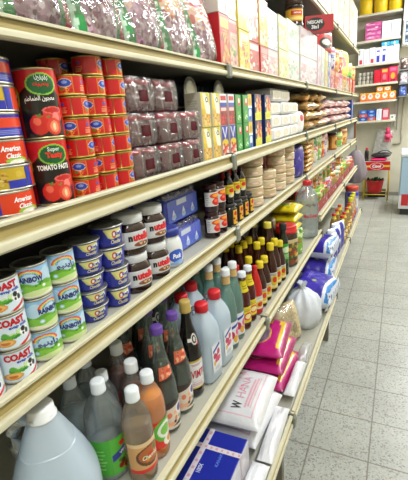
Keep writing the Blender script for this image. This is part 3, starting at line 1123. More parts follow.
def vimto_bottle():
    r, H = .036, .28
    prof = [(r * .84, 0), (r * .98, .004), (r, .010), (r, .120), (r * .97, .140), (r * .85, .165), (r * .66, .192), (r * .48, .215), (r * .40, .235), (.0135, .258), (.0135, .270)]
    a = Art(80, 50, '#dfe0e2', 1.5)
    a.rect(0, .93, 1, 1, '#c8a83a').rect(0, 0, 1, .05, '#c8a83a').lines(2, .3, .82, .7, .9, '#b04a50', 2).lines(3, .3, .1, .75, .28, '#c8a0a8', 3).ell(.12, .4, .10, .2, '#6a4a8a')
    nb = Art(34, 30, '#0d090a', 1.)
    nb.ell(.62, .5, .30, .44, '#d8d4cc').ell(.62, .5, .22, .32, '#1a1416').ell(.62, .5, .12, .2, '#c8c4bc').rect(0, .34, .4, .6, '#e2dfd8').poly([(.7, .02), (.98, .02), (.98, .3)], '#c8242a')
    return bottle('cordial_bottle', prof, (.0165, .252, .284), '#b59a52', body='liquid', bodyc='#0c0709', art=a, lz=(.030, .118), arc=1.4, neckart=nb, nz=(.160, .196, .55),
                  decor=lambda g, f: text(g, 'VIMTO', f, .008, .076, .024, '#b8202e', .060, .03))

def white_jug():
    t = thing('plastic_jug')
    r = .041
    prof = [(r * .80, 0), (r * .98, .004), (r, .012), (r, .150), (r * .97, .165), (r * .86, .182), (r * .66, .200), (r * .46, .214), (.0165, .220), (.0165, .232)]
    g = G()
    lathe(g, prof, 32, '#ffffff', p=4.2)
    obj('jug', g, M['milky'], t)
    g = G()
    lathe(g, [(r * .76, .003)] + [(q[0] - .002, q[1] + .001) for q in prof if .003 < q[1] < .2] + [(0, .2)], 32, '#d3e0ec', p=4.2)
    obj('contents', g, M['milky'], t)
    g = G()
    tube(g, [(-.016, 0, .226), (-.030, 0, .222), (-.040, 0, .205), (-.0405, 0, .185), (-.0395, 0, .170)], [.008, .0085, .0085, .0085, .0085], 10, '#dfe6ec')
    obj('handle', g, M['milky'], t)
    g = G()
    lathe(g, [(.0195, .222), (.0205, .223), (.0205, .243), (.0185, .247), (0, .247)], 28, '#cf1f2c')
    obj('cap', g, M['plastic'], t, 'red screw cap')
    a = Art(50, 60, '#e2e4ea', .75)
    a.poly([(.12, .80), (.88, .98), (.88, .88), (.12, .70)], '#3038a0').blobs(5, .2, .35, .8, .7, ['#c02a58', '#d84a7a', '#a81e48'], .09, .13, 9)
    a.ell(.28, .58, .15, .11, '#b82450').ell(.68, .66, .15, .11, '#c8345e').ell(.48, .42, .15, .11, '#cf3f6a').ell(.76, .42, .12, .09, '#d8607a').ell(.24, .32, .12, .09, '#d8a23a').lines(4, .2, .06, .8, .22, '#a8aab4', 3)
    g = G()
    sheet(g, flat((r + .0012, 0, 0), (0, 1, 0), (0, 0, 1)), -.025, .025, .035, .125, a)
    obj('label', g, M['gloss'], t)
    return t

def gallon_jug():
    t = thing('gallon_jug')
    r = .078
    prof = [(r * .82, 0), (r * .98, .006), (r, .018), (r, .095), (r * .98, .112), (r * .91, .132), (r * .79, .158), (r * .65, .184), (r * .51, .210), (r * .38, .234), (.0235, .245), (.0215, .256)]
    g = G()
    lathe(g, prof, 44, '#ffffff', p=2.6)
    obj('jug', g, M['milky'], t)
    g = G()
    lathe(g, [(r * .78, .004)] + [(q[0] - .0015, q[1] + .001) for q in prof if .004 < q[1] < .19] + [(r * .60, .194), (0, .194)], 44, '#b6cce2', p=2.6)
    obj('contents', g, M['milky'], t)
    g = G()
    tube(g, [(-.010, -.016, .240), (-.022, -.032, .236), (-.040, -.048, .222), (-.053, -.058, .195), (-.056, -.060, .165), (-.052, -.056, .140)], [.010, .011, .012, .0125, .0125, .012], 14, '#c8d4e0')
    obj('handle', g, M['milky'], t)
    g = G()
    pr = [(.0225, .2455), (.0255, .2465), (.0260, .2500), (.0235, .2525), (.0230, .2680), (.0205, .2715), (0, .2715)]
    lathe(g, pr, 36, '#eceeee')
    obj('cap', g, M['plastic'], t, 'white screw cap')
    return t

def rose_bottle():
    r = .030
    prof = [(r * .84, 0), (r * .98, .004), (r, .010), (r, .130), (r * .97, .150), (r * .84, .176), (r * .62, .200), (r * .47, .220), (.0125, .236), (.0125, .258)]
    a = Art(60, 50, '#dfe2ea', 1.2)
    a.poly([(.05, .72), (.95, .98), (.95, .86), (.05, .60)], '#3038a0').ell(.35, .42, .14, .17, '#c02a58').ell(.68, .52, .14, .17, '#d84a7a').ell(.55, .22, .14, .17, '#d8a23a').ell(.82, .25, .12, .15, '#c8345e')
    nb = Art(20, 16, '#c9a66a', 1.).noise(.05, 3)
    return bottle('rose_water_bottle', prof, (.0145, .252, .273), '#d9dde0', body='glass', fill=.215, fillmat='rose', art=a, lz=(.02, .10), arc=1.3, neckart=nb, nz=(.226, .251, 1.3))

def sauce_bottle():
    r = .0265
    prof = [(r * .84, 0), (r * .98, .003), (r, .008), (r, .105), (r * .96, .122), (r * .80, .142), (r * .58, .160), (r * .50, .172), (.013, .195)]
    a = Art(50, 44, '#e2cc22', 1.2)
    a.rect(0, 0, 1, .1, '#3a1a14').ell(.5, .45, .26, .22, '#d84a3a').ell(.5, .45, .17, .14, '#efe0a0').lines(3, .15, .74, .85, .9, '#8a7a14', 2)
    nb = Art(30, 20, '#ddc81e', 1.).lines(2, .2, .3, .8, .7, '#9a8a14', 2)
    return bottle('sauce_bottle', prof, (.0150, .194, .212), '#dfe5ec', body='liquid', bodyc='#4a0f0d', art=a, lz=(.02, .088), arc=1.4, neckart=nb, nz=(.142, .182, 1.1))

def ketchup_bottle():
    r = .026
    prof = [(r * .84, 0), (r * .98, .003), (r, .008), (r, .085), (r * .95, .105), (r * .8, .128), (r * .58, .150), (r * .42, .165), (.0095, .172)]
    a = Art(50, 44, '#dfe0de', 1.2)
    a.rect(0, .78, 1, 1, '#c8c8c0').ell(.5, .42, .3, .25, '#d8c02a').ell(.5, .42, .18, .16, '#c8281c').rect(0, 0, 1, .1, '#c8281c')
    return bottle('ketchup_bottle', prof, (.0095, .170, .190), '#c81c1c', body='plastic', bodyc='#c01c18', art=a, lz=(.018, .075), arc=1.4, ribs=False)

def soy_bottle(h=.185, r=.025):
    k = h / .185
    prof = [(r * .84, 0), (r * .98, .003), (r, .008), (r, .088 * k), (r * .96, .102 * k), (r * .80, .120 * k), (r * .58, .138 * k), (r * .48, .150 * k), (.011, .165 * k), (.011, .172 * k)]
    a = Art(50, 44, '#dcdad2', 1.2)
    a.ell(.5, .5, .30, .34, '#d8b81e').ell(.5, .55, .16, .18, '#c8341c').rect(0, .0, 1, .10, '#e0c428').lines(3, .1, .82, .9, .96, '#5a5650', 2)
    return bottle('soy_sauce_bottle', prof, (.0145, .160 * k, h + .001), '#dcc423', body='liquid', bodyc='#3a150a', art=a, lz=(.016 * k, .078 * k), arc=1.4)

def tall_bottle():
    r = .029
    prof = [(r * .84, 0), (r * .98, .003), (r, .008), (r, .150), (r * .96, .170), (r * .80, .192), (r * .55, .212), (.0135, .225), (.0135, .245)]
    return bottle('dark_sauce_bottle', prof, (.0175, .236, .262), '#d9c94e', body='liquid', bodyc='#34130a', art=Art(30, 20, '#2a1810').lines(3, .2, .2, .8, .8, '#6a4a30', 2), lz=(.05, .10))

def olive_bottle():
    r = .024
    prof = [(r * .84, 0), (r * .98, .003), (r, .008), (r, .150), (r * .9, .170), (r * .6, .195), (.012, .21), (.012, .232)]
    a = Art(40, 50, '#3c9a2e', .8).ell(.5, .7, .3, .16, '#d8e8c0').rect(0, 0, 1, .2, '#1e5a1c').lines(4, .2, .25, .8, .5, '#a8d890', 2)
    return bottle('olive_oil_bottle', prof, (.0165, .215, .247), '#1c1f22', body='liquid', bodyc='#141a12', art=a, lz=(.06, .155), arc=1.4)

def relish_jar():
    t = thing('relish_jar')
    r, h = .046, .205
    g = G()
    lathe(g, [(r * .86, 0), (r, .005), (r, .145), (r * .96, .158), (r * .86, .168), (r * .86, .175)], 32, '#3c2a18', p=2.6)
    obj('jar', g, M['liquid'], t)
    g = G()
    lathe(g, [(r * .95, .168), (r * 1.05, .169), (r * 1.06, .178), (r * 1.0, .181), (r * 1.0, .198), (r * .94, h), (r * .6, h - .001), (0, h - .001)], 36, '#c9241f')
    obj('jar_lid', g, M['plastic'], t, 'wide red plastic lid')
    a = Art(70, 60, '#5a4a2a', 1.1)
    a.rect(0, .86, 1, 1, '#c8b68a').rect(.0, 0, .30, .84, '#a8a67a').ell(.14, .4, .09, .2, '#d8d4a8').blobs(40, .32, .08, .98, .82, ['#c8702a', '#7a8a3a', '#d89a3a', '#4a3018', '#8a3a1a', '#3a5a24'], .035, .075, 5).rect(.55, .30, .95, .42, '#d8b03a')
    g = G()
    def q(x, y):
        v = cyl(r + .0008)(x, y)
        k = np.arctan2(v[:, 1], v[:, 0])
        v[:, :2] *= ((np.abs(np.cos(k)) ** 2.6 + np.abs(np.sin(k)) ** 2.6) ** (-1 / 2.6))[:, None]
        return v
    sheet(g, q, -r * 1.7, r * 1.7, .012, .140, a)
    obj('label', g, M['gloss'], t)
    return t

def water_bottle():
    t = thing('water_bottle')
    r, H = .080, .33
    prof = [(r * .84, 0), (r * .97, .006), (r, .016)]
    for k in range(5):
        z = .03 + k * .036
        prof += [(r, z), (r * .975, z + .010), (r * .975, z + .016), (r, z + .026)]
    prof += [(r, .215), (r * .97, .232), (r * .86, .255), (r * .66, .276), (r * .44, .292), (.027, .302), (.027, .316)]
    g = G()
    lathe(g, prof, 40, '#ffffff', p=2.4)
    obj('bottle', g, M['pet'], t)
    g = G()
    lathe(g, [(r * .8, .004)] + [(q[0] - .003, q[1]) for q in prof if .004 < q[1] < .25] + [(r * .86, .252), (0, .252)], 40, '#ffffff', p=2.4)
    obj('contents', g, M['bottled'], t)
    g = G()
    lathe(g, [(.030, .305), (.032, .307), (.032, .328), (.029, .333), (0, .333)], 30, '#cc2a34')
    obj('cap', g, M['plastic'], t, 'red cap')
    g = G()
    def q(x, y):
        v = cyl(r + .0012)(x, y)
        k = np.arctan2(v[:, 1], v[:, 0])
        v[:, :2] *= ((np.abs(np.cos(k)) ** 2.4 + np.abs(np.sin(k)) ** 2.4) ** (-1 / 2.4))[:, None]
        return v
    text(g, 'Mai Dubai', q, -.012, .135, .024, '#c02a44', .105, .03)
    obj('printed_lettering', g, M['gloss'], t)
    g = G()
    text(g, 'ﻣﺎﻱ ﺩﺑﻲ', q, -.010, .200, .026, '#5c3440', .080, .03)
    obj('printed_emblem', g, M['gloss'], t)
    return t

def cooking_oil():
    r = .034
    prof = [(r * .84, 0), (r * .98, .004), (r, .010), (r, .150), (r * .95, .170), (r * .78, .195), (r * .52, .216), (.015, .226), (.015, .240)]
    a = Art(40, 40, '#e6d04a', 1.).ell(.5, .55, .32, .3, '#c8341c').ell(.5, .55, .2, .18, '#f2e8b0').rect(0, 0, 1, .15, '#c89a1e')
    return bottle('cooking_oil_bottle', prof, (.0175, .232, .252), '#d83a22', body='pet', fill=.205, fillmat='oil', art=a, lz=(.04, .13), arc=1.3, neckart=Art(10, 10, '#e8d82a'), nz=(.205, .233, .9))

# --- packets
def packet(name, w, h, t_, art, back='#b8b8b8', seed=1, lie=False, wr=.004, mat='bag', pw=2.6, decor=None, film=False, sag=0.):
    t = thing(name)
    g = G()
    f = pillow(g, w, h, t_, art, back, seed, wr, lie, pw, 0, sag)
    if decor:
        decor(g, f)
    obj('wrapper', g, M[mat], t)
    if film:
        g = G()
        pillow(g, w * 1.0, h * 1.0, t_ + .008, Art(40, 40, '#ffffff'), '#ffffff', seed + 5, wr * 1.2, lie, pw)
        g.xf(Matrix.Translation((0, 0, -.004 if lie else 0)) if not lie else Matrix.Identity(4))
        obj('outer_film', g, M['cellophane'], t)
    return t

def sweets_bag(seed):
    w, h, d = .150, .205, .046
    a = Art(86, 110, '#e6c4a4', w / h)
    a.m(a.V < .48 + .1 * np.sin(a.U * 7 + seed), '#b48ca0')
    a.blobs(70, .08, .42, .92, .95, ['#e8a860', '#efd2b0', '#d8704e', '#f0e4d8', '#e2b8a8', '#c8504e', '#f2d890'], .03, .09, seed)
    a.blobs(150, .08, .0, .92, .50, ['#c8a8b8', '#9a6a84', '#d8c6ce', '#7c4c64', '#e6dae0', '#a87c90', '#8a3a4c', '#6a3040'], .018, .05, seed + 1)
    a.m((a.U < .24 - .14 * a.V), '#2c9a50').m((a.U < .10 - .05 * a.V), '#b8dcc4').m((a.U > .80 + .06 * a.V), '#23884a').m((a.U > .88), '#b8163a').m((a.U < .03), '#b8163a')
    a.lines(7, .05, .1, .14, .9, '#cfe8d4', seed, .5)
    a.ell(.5, .80, .26, .10, '#d0243f').ell(.5, .8, .2, .06, '#f4e8ea')
    t = thing('sweets_bag')
    g = G()
    pillow(g, w, h, d, a, '#c41e3c', seed, .004, False, 2.2, 0, 0)
    obj('wrapper', g, M['bag'], t)
    g = G()
    pillow(g, w * 1.02, h * 1.01, d + .012, Art(50, 60, '#ffffff'), '#ffffff', seed + 9, .005, False, 2.2)
    obj('cellophane_front', g, M['cellophane'], t)
    g = G()
    rbox(g, -.0025, .0025, -w / 2, w / 2, h - .006, h + .016, .001, '#c41e3c')
    obj('top_seal', g, M['bag'], t)
    return t

def wafer_pack(w, h, d, col, seed, spot):
    a = Art(40, 26, col, w / h)
    a.ell(.5, .5, .30, .40, spot).ell(.5, .5, .2, .26, col)
    return packet('biscuit_pack', w, h, d, a, col, seed, False, .0025, 'foil', 3.2)

def round_biscuits(col='#d6c39c'):
    t = thing('round_biscuit_tub')
    r, h = .050, .0425
    g = G()
    lathe(g, [(r * .86, 0), (r * .97, .003), (r, .010), (r, h * .68), (r * .985, h * .76), (r * 1.0, h * .80), (r * 1.0, h * .90), (r * .95, h * .98), (r * .8, h), (r * .4, h - .001), (0, h - .001)], 32, col)
    obj('tub', g, M['bag'], t)
    a = Art(40, 20, col, 2.).ell(.5, .5, .3, .36, '#dba79a').ell(.5, .5, .2, .22, '#e8d8b8').lines(3, .05, .2, .25, .8, '#b8a27a', 2)
    g = G()
    sheet(g, cyl(r + .0008), -r * .8, r * .8, h * .16, h * .66, a)
    obj('label', g, M['gloss'], t)
    return t

# ================================================================== stocking the shelves
SA, SB_, SC_, SD, SE, SF, SH = (SURF[k] for k in 'ABCDEFH')
ORD = ['lowest', 'second-lowest', 'third from bottom', 'fourth from bottom', 'fifth from bottom', 'sixth from bottom', 'seventh from bottom']
def od(i, n):
    if i == n - 1:
        return 'topmost'
    return ORD[i]
GAP = .0008

# ---------------- shelf B: tins, paste cans, jar packs, cartons
k = meat_tin()
look = ['yellow food picture', 'blue side with an orange band', 'yellow food picture over blue', 'orange front with white script', 'blue side with orange band', 'orange front with white script']
rz = [2.05, 3.3, 1.95, .35, 3.15, .25]
for i in range(6):
    put(k, (-.082 + .002 * (i % 2), .424 + .002 * ((i * 2) % 3), SB_ + i * (.0385 + GAP)), f'flat meat tin showing its {look[i]}, {od(i, 6)} of the stack', 'tin', 'stack of flat meat tins', rz[i])
lo, hi = tomato_can(False), tomato_can(True)
put(lo, (-.058, .508, SB_), 'large tomato paste can with English lettering standing on the shelf', 'can', 'large tomato paste cans', -.62)
put(hi, (-.058, .511, SB_ + .1115 + GAP), 'large tomato paste can with Arabic lettering stacked on another large can', 'can', 'large tomato paste cans', -.66)
k = small_can()
cols = [(.572, 6, 'first'), (.630, 7, 'middle'), (.688, 7, 'third')]
rot = [.9, -2.2, 2.3, .85, 2.4, 1.0, -.9]
for c, (y, n, nm) in enumerate(cols):
    for i in range(n):
        put(k, (-.042 + .002 * rnd.uniform(-1, 1), y + .001 * rnd.uniform(-1, 1), SB_ + i * (.0354 + GAP)),
            f'small red tomato paste can, {od(i, n)} in the {nm} column beside the large cans' if c == 0 else
            f'small red tomato paste can, {od(i, n)} in the {nm} column of small cans', 'can', 'small tomato paste cans',
            [rot, [2.5, -2.4, 2.55, -2.0, .75, 2.2, -.75], [-.85, 2.45, -.7, 2.35, 2.5, -.8, 2.3]][c][i] * (1 if c else 1) - .15)
for i in range(2):
    put(k, (-.100, .600 + .075 * i, SB_ + 6 * .0362), ['small red paste can in the dark behind the first column', 'small red paste can in the dark behind the third column'][i], 'can', 'small tomato paste cans', 2.)
    for j in range(6):
        put(k, (-.100, .600 + .075 * i, SB_ + j * .0362), f'small red paste can hidden behind the {["first", "third"][i]} column of small cans', 'can', 'small cans in the second row', 2.)
k = jar_pack()
for c, (y, n) in enumerate(((.770, 3), (.886, 3), (1.000, 2))):
    for i in range(n):
        put(k, (-.074 + .003 * rnd.uniform(-1, 1), y, SB_ + i * (.0745 + GAP)),
            f'film-wrapped block of dark red jars, {od(i, n)} in the {["column beside the small cans", "middle column", "column beside the chickpea cartons"][c]}', 'pack', 'film-wrapped blocks of red jars', .03 * rnd.uniform(-1, 1))
# large catering tins behind, lying with their ends towards the aisle
def catering_tin(r, h):
    t = thing('catering_tin')
    a = Art(60, 20, '#2c2f3c').rect(0, .2, 1, .8, '#3c4a5c').lines(3, .1, .3, .9, .7, '#8a8f9a', 3)
    can_shell(t, r, h, a, None, '#c8c6ba', '#b4b2a6')
    return t
k, k2 = catering_tin(.044, .12), catering_tin(.052, .170)
for y, s in ((1.200, 'above the chickpea cartons'), (1.430, 'above the green cartons')):
    put(k2, (-.195, y, SB_), f'tall dark tin standing at the back, {s.replace("above", "behind")}', 'tin', 'large tins at the back', 1.)
    put(k, (-.240, y, SB_ + .1705 + .0449), f'tin lying with its round end showing, {s}', 'tin', 'large tins at the back', rot=(0, PI / 2, 0))
CT = [(1.108, chickpea(), chickpea, 'chickpea carton'), (1.181, None, None, 'chickpea carton'), (1.250, 'k', None, 'red kidney bean carton'), (1.315, 'k', None, 'red kidney bean carton'),
      (1.386, 'p', None, 'green pea carton'), (1.461, 'p', None, 'green pea carton')]
cp, kt, kb, pe = CT[0][1], kidney(True), kidney(False), pea()
for c, (y, _, _, nm) in enumerate(CT):
    for i in range(2):
        pr = cp if c < 2 else ((kb, kt)[i] if c < 4 else pe)
        what = {0: 'yellow chickpea carton', 1: 'red bean carton', 2: 'green pea carton'}[c // 2]
        if c // 2 == 1:
            what = ['blue and red tomato carton', 'red pale-topped bean carton'][i]
        put(pr, (-.028 + .002 * rnd.uniform(-1, 1), y, SB_ + i * (.1003)), f'{what}, {["lower", "upper"][i]} one of the {["nearer", "farther"][c % 2]} column of its kind', 'carton', 'pulse cartons', .02 * rnd.uniform(-1, 1))
mk, cn = milk_carton(), corn()
for i in range(2):
    put(mk, (-.036, 1.530, SB_ + i * .1033), f'narrow blue and yellow carton, {["lower", "upper"][i]} one, next to the green pea cartons', 'carton', 'pulse cartons')
    for c, y in enumerate((1.618, 1.755)):
        put(cn, (-.032, y + .002 * i, SB_ + i * .1033), f'navy carton with orange shapes and yellow foot, {["lower", "upper"][i]} of the {["nearer", "farther"][c]} pair', 'carton', 'pulse cartons')
# white-wrapped round biscuits
a = Art(60, 26, '#efedeb', 3.2).blobs(14, .05, .1, .95, .9, ['#f6f4f2', '#dcd6d2', '#eceae8'], .03, .06, 3).ell(.45, .5, .30, .42, '#d8c6aa').ell(.45, .5, .25, .34, '#e4d8c2').rect(.80, .3, .93, .6, '#e8e8ec')
def biscuit_block():
    t = thing('white_biscuit_pack')
    g = G()
    rbox(g, -.14, 0, -.088, .088, 0, .058, .010, '#eceae8')
    obj('wrapper', g, M['bag'], t)
    g = G()
    b = Art(40, 22, '#efedeb', 2.4).ell(.5, .5, .34, .44, '#d8c6aa').ell(.5, .5, .28, .36, '#e6dac6').blobs(8, .05, .1, .95, .9, ['#f6f4f2', '#dcd6d2'], .02, .04, 5)
    sheet(g, flat((.0008, 0, 0), (0, 1, 0), (0, 0, 1)), -.078, .078, .010, .048, a)
    sheet(g, flat((0, -.0888, 0), (1, 0, 0), (0, 0, 1)), -.13, -.01, .010, .048, b)
    obj('print', g, M['bag'], t)
    return t
k = biscuit_block()
for c, y in enumerate((1.945, 2.135, 2.325)):
    for i in range(4 if c < 2 else 3):
        put(k, (-.045 + .006 * rnd.uniform(-1, 1), y + .004 * rnd.uniform(-1, 1), SB_ + i * .0605), f'white film-wrapped biscuit pack, {od(i, 4 if c < 2 else 3)} in the {["nearest", "middle", "farthest"][c]} column of white packs', 'pack', 'white biscuit packs')
a = Art(30, 30, '#e8e6e4').rect(.1, .1, .9, .9, '#f2f0f0').ell(.5, .7, .2, .16, '#c83a4a')
k = packet('white_biscuit_pack', .12, .13, .07, a, '#e8e6e4', 7)
put(k, (-.070, 2.475, SB_), 'upright white packet with a small red spot, beside the golden pouches', 'pack', rz=-.2)
# golden pouches, then pink and white ones
def pouch(base, cols, seed, w=.19, h=.20, d=.056):
    a = Art(56, 40, base, w / h).blobs(46, .02, .02, .98, .98, cols, .03, .09, seed)
    return packet('snack_pouch', w, h, d, a, base, seed, True, .008, 'foil', 2.2)
gk = [pouch('#c8a266', ['#f0e4c8', '#a8743a', '#e0c088', '#f6f0e4', '#b88a4a'], s) for s in (21, 22)]
pk = [pouch('#e2c4bf', ['#f2e4e2', '#d89aa0', '#e8d0c8', '#f6f0ee', '#c88a90'], s) for s in (23, 24)]
for c, y in enumerate((2.66, 2.90, 3.14)):
    for i in range(4):
        put(gk[(c + i) % 2], (-.125 + .012 * rnd.uniform(-1, 1), y + .008 * rnd.uniform(-1, 1), SB_ + .009 + i * .060), f'golden brown pouch lying {od(i, 4)} in the {["nearest", "middle", "farthest"][c]} pile of golden pouches', 'pouch', 'golden pouches', .3 * rnd.uniform(-1, 1))
for c, y in enumerate((3.42, 3.71, 4.02, 4.36, 4.72)):
    for i in range(3):
        put(pk[(c + i) % 2], (-.115 + .012 * rnd.uniform(-1, 1), y + .01 * rnd.uniform(-1, 1), SB_ + .010 + i * .068), f'pale pink pouch lying {od(i, 3)} in the {["first", "second", "third", "fourth", "last"][c]} pink pile past the golden pouches', 'pouch', 'pink pouches', .1 * rnd.uniform(-1, 1), sc=(1, 1.35, 1.1))
bx = carton('blue_carton', .16, .12, .215, Art(20, 20, '#2a4a9a').ell(.5, .6, .3, .2, '#8ab0e0').rect(0, 0, 1, .2, '#3a5ab8'), '#223f88')
put(bx, (-.03, 5.20, SB_), 'dark blue carton at the far end of the tin shelf', 'carton')

# ---------------- shelf C: milk cans, cheese tubs, spread, jam, syrup, biscuit tubs
co_, ra, ar = milk_can('coast'), milk_can('rain'), milk_can('arab')
for c, (x, y) in enumerate(((-.042, .287), (-.042, .348))):
    for i in range(3):
        put(co_, (x, y + .0015 * i, SC_ + i * (.0578 + GAP)), f'white evaporated milk can with a cow, {od(i, 3)} of the {["column cut by the picture edge", "column next to the rainbow cans"][c]}', 'can', 'evaporated milk cans', -.55 + .1 * rnd.uniform(-1, 1))
spec = [(-.044, .410, [(ar, -.25), (ra, .42), (ra, -.45)]), (-.045, .472, [(ra, -.30), (ra, .0), (ar, -.05)])]
for c, (x, y, st) in enumerate(spec):
    for i, (pr, rz_) in enumerate(st):
        put(pr, (x, y + .001 * i, SC_ + i * (.0578 + GAP)), f'rainbow-labelled milk can, {od(i, 3)} in the {["column beside the cow cans", "column beside the blue cheese tubs"][c]}', 'can', 'evaporated milk cans', rz_ - .35)
t1, t2 = cheese_tub(.0335), cheese_tub(.0455)
for i in range(5):
    put(t1, (-.058 + .002 * (i % 2), .548 + .001 * i, SC_ + i * (.0335 + GAP)), f'shallow blue cheese tub, {od(i, 5)} in the stack of five', 'tub', 'blue cheese tubs', 1.0 + .14 * rnd.uniform(-1, 1))
for i in range(4):
    put(t2, (-.052 + .002 * (i % 2), .622 - .001 * i, SC_ + i * (.0455 + GAP)), f'taller blue cheese tub, {od(i, 4)} in the stack of four beside the spread jars', 'tub', 'blue cheese tubs', 1.08 + .14 * rnd.uniform(-1, 1))
put(t1, (-.140, .575, SC_), 'blue cheese tub hidden at the back behind the stack of five', 'tub', 'blue cheese tubs at the back')
k = spread_jar()
for c, y in enumerate((.700, .786)):
    for i in range(2):
        put(k, (-.054, y - .001 * i, SC_ + i * (.0935 + GAP)), f'chocolate spread jar with white lid, {["lower", "upper"][i]} of the pair {["beside the blue cheese tubs", "beside the white cheese jar"][c]}', 'jar', 'chocolate spread jars', -.50 + .06 * i, sc=(.90, .90, 1))
put(cream_jar(), (-.052, .864, SC_), 'white cream cheese jar with a dark blue lid and oval blue badge', 'jar', rz=-.45)
k = blue_pack()
for i in range(2):
    put(k, (-.068 - .006 * i, .998, SC_ + i * (.0935 + GAP)), f'blue film-wrapped multipack of jars, {["lower", "upper"][i]} of the two', 'pack', 'blue jar multipacks')
k = jam_jar()
for c, y in enumerate((1.132, 1.195)):
    for i in range(2):
        put(k, (-.046, y, SC_ + i * (.088 + GAP)), f'red jam jar, white fruit label, {["lower", "upper"][i]} one of the column {["touching the blue multipacks", "beside the syrup jars"][c]}', 'jar', 'jam jars', -.40, sc=(.86, .86, 1))
k = syrup_jar()
for c, y in enumerate((1.275, 1.345, 1.412, 1.478)):
    put(k, (-.042 - .002 * c, y, SC_), f'dark syrup jar with a yellow stripe label, {["first", "second", "third", "fourth"][c]} counting from the jam jars', 'jar', 'dark syrup jars', -.45)
def squeeze_bottle():
    r = .027
    prof = [(r * .84, 0), (r * .98, .003), (r, .008), (r, .100), (r * .92, .122), (r * .66, .145), (r * .40, .158), (.011, .166)]
    a = Art(50, 50, '#dfc41c', 1.).below(lambda u: .26 + .1 * np.sin(u * 8), '#17120e').ell(.55, .6, .2, .16, '#c8281c').lines(3, .2, .8, .8, .94, '#8a5a10', 2).ell(.5, .22, .2, .12, '#d8d2c0')
    return bottle('syrup_bottle', prof, (.013, .163, .188), '#16130f', body='liquid', bodyc='#15100c', art=a, lz=(.030, .112), arc=1.5)
k = squeeze_bottle()
for c, y in enumerate((1.277, 1.346, 1.412)):
    put(k, (-.042 - .002 * c, y, SC_ + .0838), f'black syrup bottle with a yellow wrap, standing on the {["first", "second", "third"][c]} dark syrup jar', 'bottle', 'black syrup bottles', -.55, sc=(.74, .74, .60))
kk = [round_biscuits(c) for c in ('#d6c39c', '#cdb68c', '#dccaa6')]
for c, (y, n) in enumerate(((1.605, 5), (1.80, 3), (1.99, 5), (2.18, 5))):
    for i in range(n):
        put(kk[(i + c) % 3], (-.068 + .003 * rnd.uniform(-1, 1), y + .003 * rnd.uniform(-1, 1), SC_ + i * (.0425 + GAP)),
            f'round beige biscuit tub, {od(i, n)} in the {["stack beside the syrup jars", "short stack of three", "third stack along", "stack beside the purple bag"][c]}', 'tub', 'round biscuit tubs', -.7 + .3 * rnd.uniform(-1, 1))
a = Art(40, 40, '#b51a22', .8).blobs(8, .1, .1, .9, .9, ['#d8302c', '#c8a04a', '#8a1018'], .05, .1, 5)
k = packet('red_packet', .15, .20, .05, a, '#a8141c', 31)
for y, s in ((1.56, 'behind the first stack of round tubs'), (1.72, 'in the gap between the first two tub stacks'), (1.88, 'over the short stack of tubs'), (2.07, 'between the last two tub stacks')):
    put(k, (-.155, y, SC_), f'red packet standing {s}', 'packet', 'red packets behind the biscuit tubs')
a = Art(50, 50, '#3a2a8e', .8).blobs(30, .05, .05, .95, .95, ['#5a48b8', '#2a1c6a', '#8a80d0', '#3a3aa8', '#c8c4e8'], .03, .07, 6)
put(packet('purple_bag', .17, .19, .07, a, '#32247e', 33), (-.060, 2.36, SC_), 'purple glossy bag standing beside the golden wafers', 'bag', rz=-.35)
a = Art(50, 20, '#c89a58', 6).ell(.3, .5, .2, .4, '#e8cf9a').ell(.7, .5, .2, .4, '#a8743a').rect(.44, .2, .56, .8, '#c8302c')
k = packet('wafer_packet', .24, .17, .030, a, '#b88a48', 35, True, .003, 'foil', 2.6)
for i in range(6):
    put(k, (-.100 + .006 * rnd.uniform(-1, 1), 2.64 + .01 * rnd.uniform(-1, 1), SC_ + .003 + i * .0285), f'golden wafer packet lying flat, {od(i, 6)} of the pile beside the purple bag', 'packet', 'golden wafer packets', .06 * rnd.uniform(-1, 1))
a = Art(40, 40, '#c41f22', .8).ell(.5, .5, .3, .2, '#e8c03a').blobs(10, .05, .05, .95, .95, ['#e0443a', '#8a1218', '#f0e0d0'], .04, .08, 9)
put(packet('red_packet', .22, .205, .06, a, '#a8141c', 37), (-.225, 2.66, SC_), 'red packet standing behind the golden wafer pile', 'packet')
pal = [('#c8b83a', ['#d83a2a', '#f2e8c8', '#3a8a3a', '#e88a2a']), ('#d8d0c4', ['#3a9a4a', '#c83a3a', '#e8d040', '#f4f0e8']), ('#cf3030', ['#f0e0d0', '#e8b030', '#8a1418']),
       ('#7ab040', ['#d8e8a0', '#c83030', '#f0f0e0', '#2f7a2a']), ('#d89a3a', ['#8a4a1a', '#f0d090', '#c83a22']), ('#c8c4cc', ['#d0307a', '#3a4ab0', '#f0f0f4', '#e8c83a'])]
pal_names = ['mustard', 'pale', 'red', 'green', 'orange', 'silver']
def sachet(i, w, h, d, seed):
    base, cs = pal[i]
    a = Art(36, 44, base, w / h).blobs(24, .04, .04, .96, .96, cs, .04, .11, seed).rect(.1, .72, .9, .84, cs[0]).lines(3, .15, .5, .85, .66, cs[1], seed)
    return packet('small_packet', w, h, d, a, base, seed, False, .004, 'bag', 2.4)
SP = [sachet(i, .17, .195, .06, 40 + i) for i in range(6)]
for j, (y, i, s) in enumerate(((2.90, 0, 'first after the golden wafers'), (3.06, 1, 'second after the golden wafers'), (3.22, 3, 'third after the golden wafers'), (3.38, 2, 'just before the white divider post'), (3.52, 5, 'touching the white divider post'))):
    put(SP[i], (-.10, y, SC_), f'{pal_names[i]} packet standing {s}', 'packet', 'coloured packets on the spread shelf', -.4)
def canister():
    a = Art(40, 40, '#8a3018').ell(.5, .5, .3, .3, '#e8c080').rect(0, .8, 1, 1, '#3a1a10')
    return jar('red_canister', .055, .17, '#5a1812', '#b01c20', a, (.1, .74), 1.4)
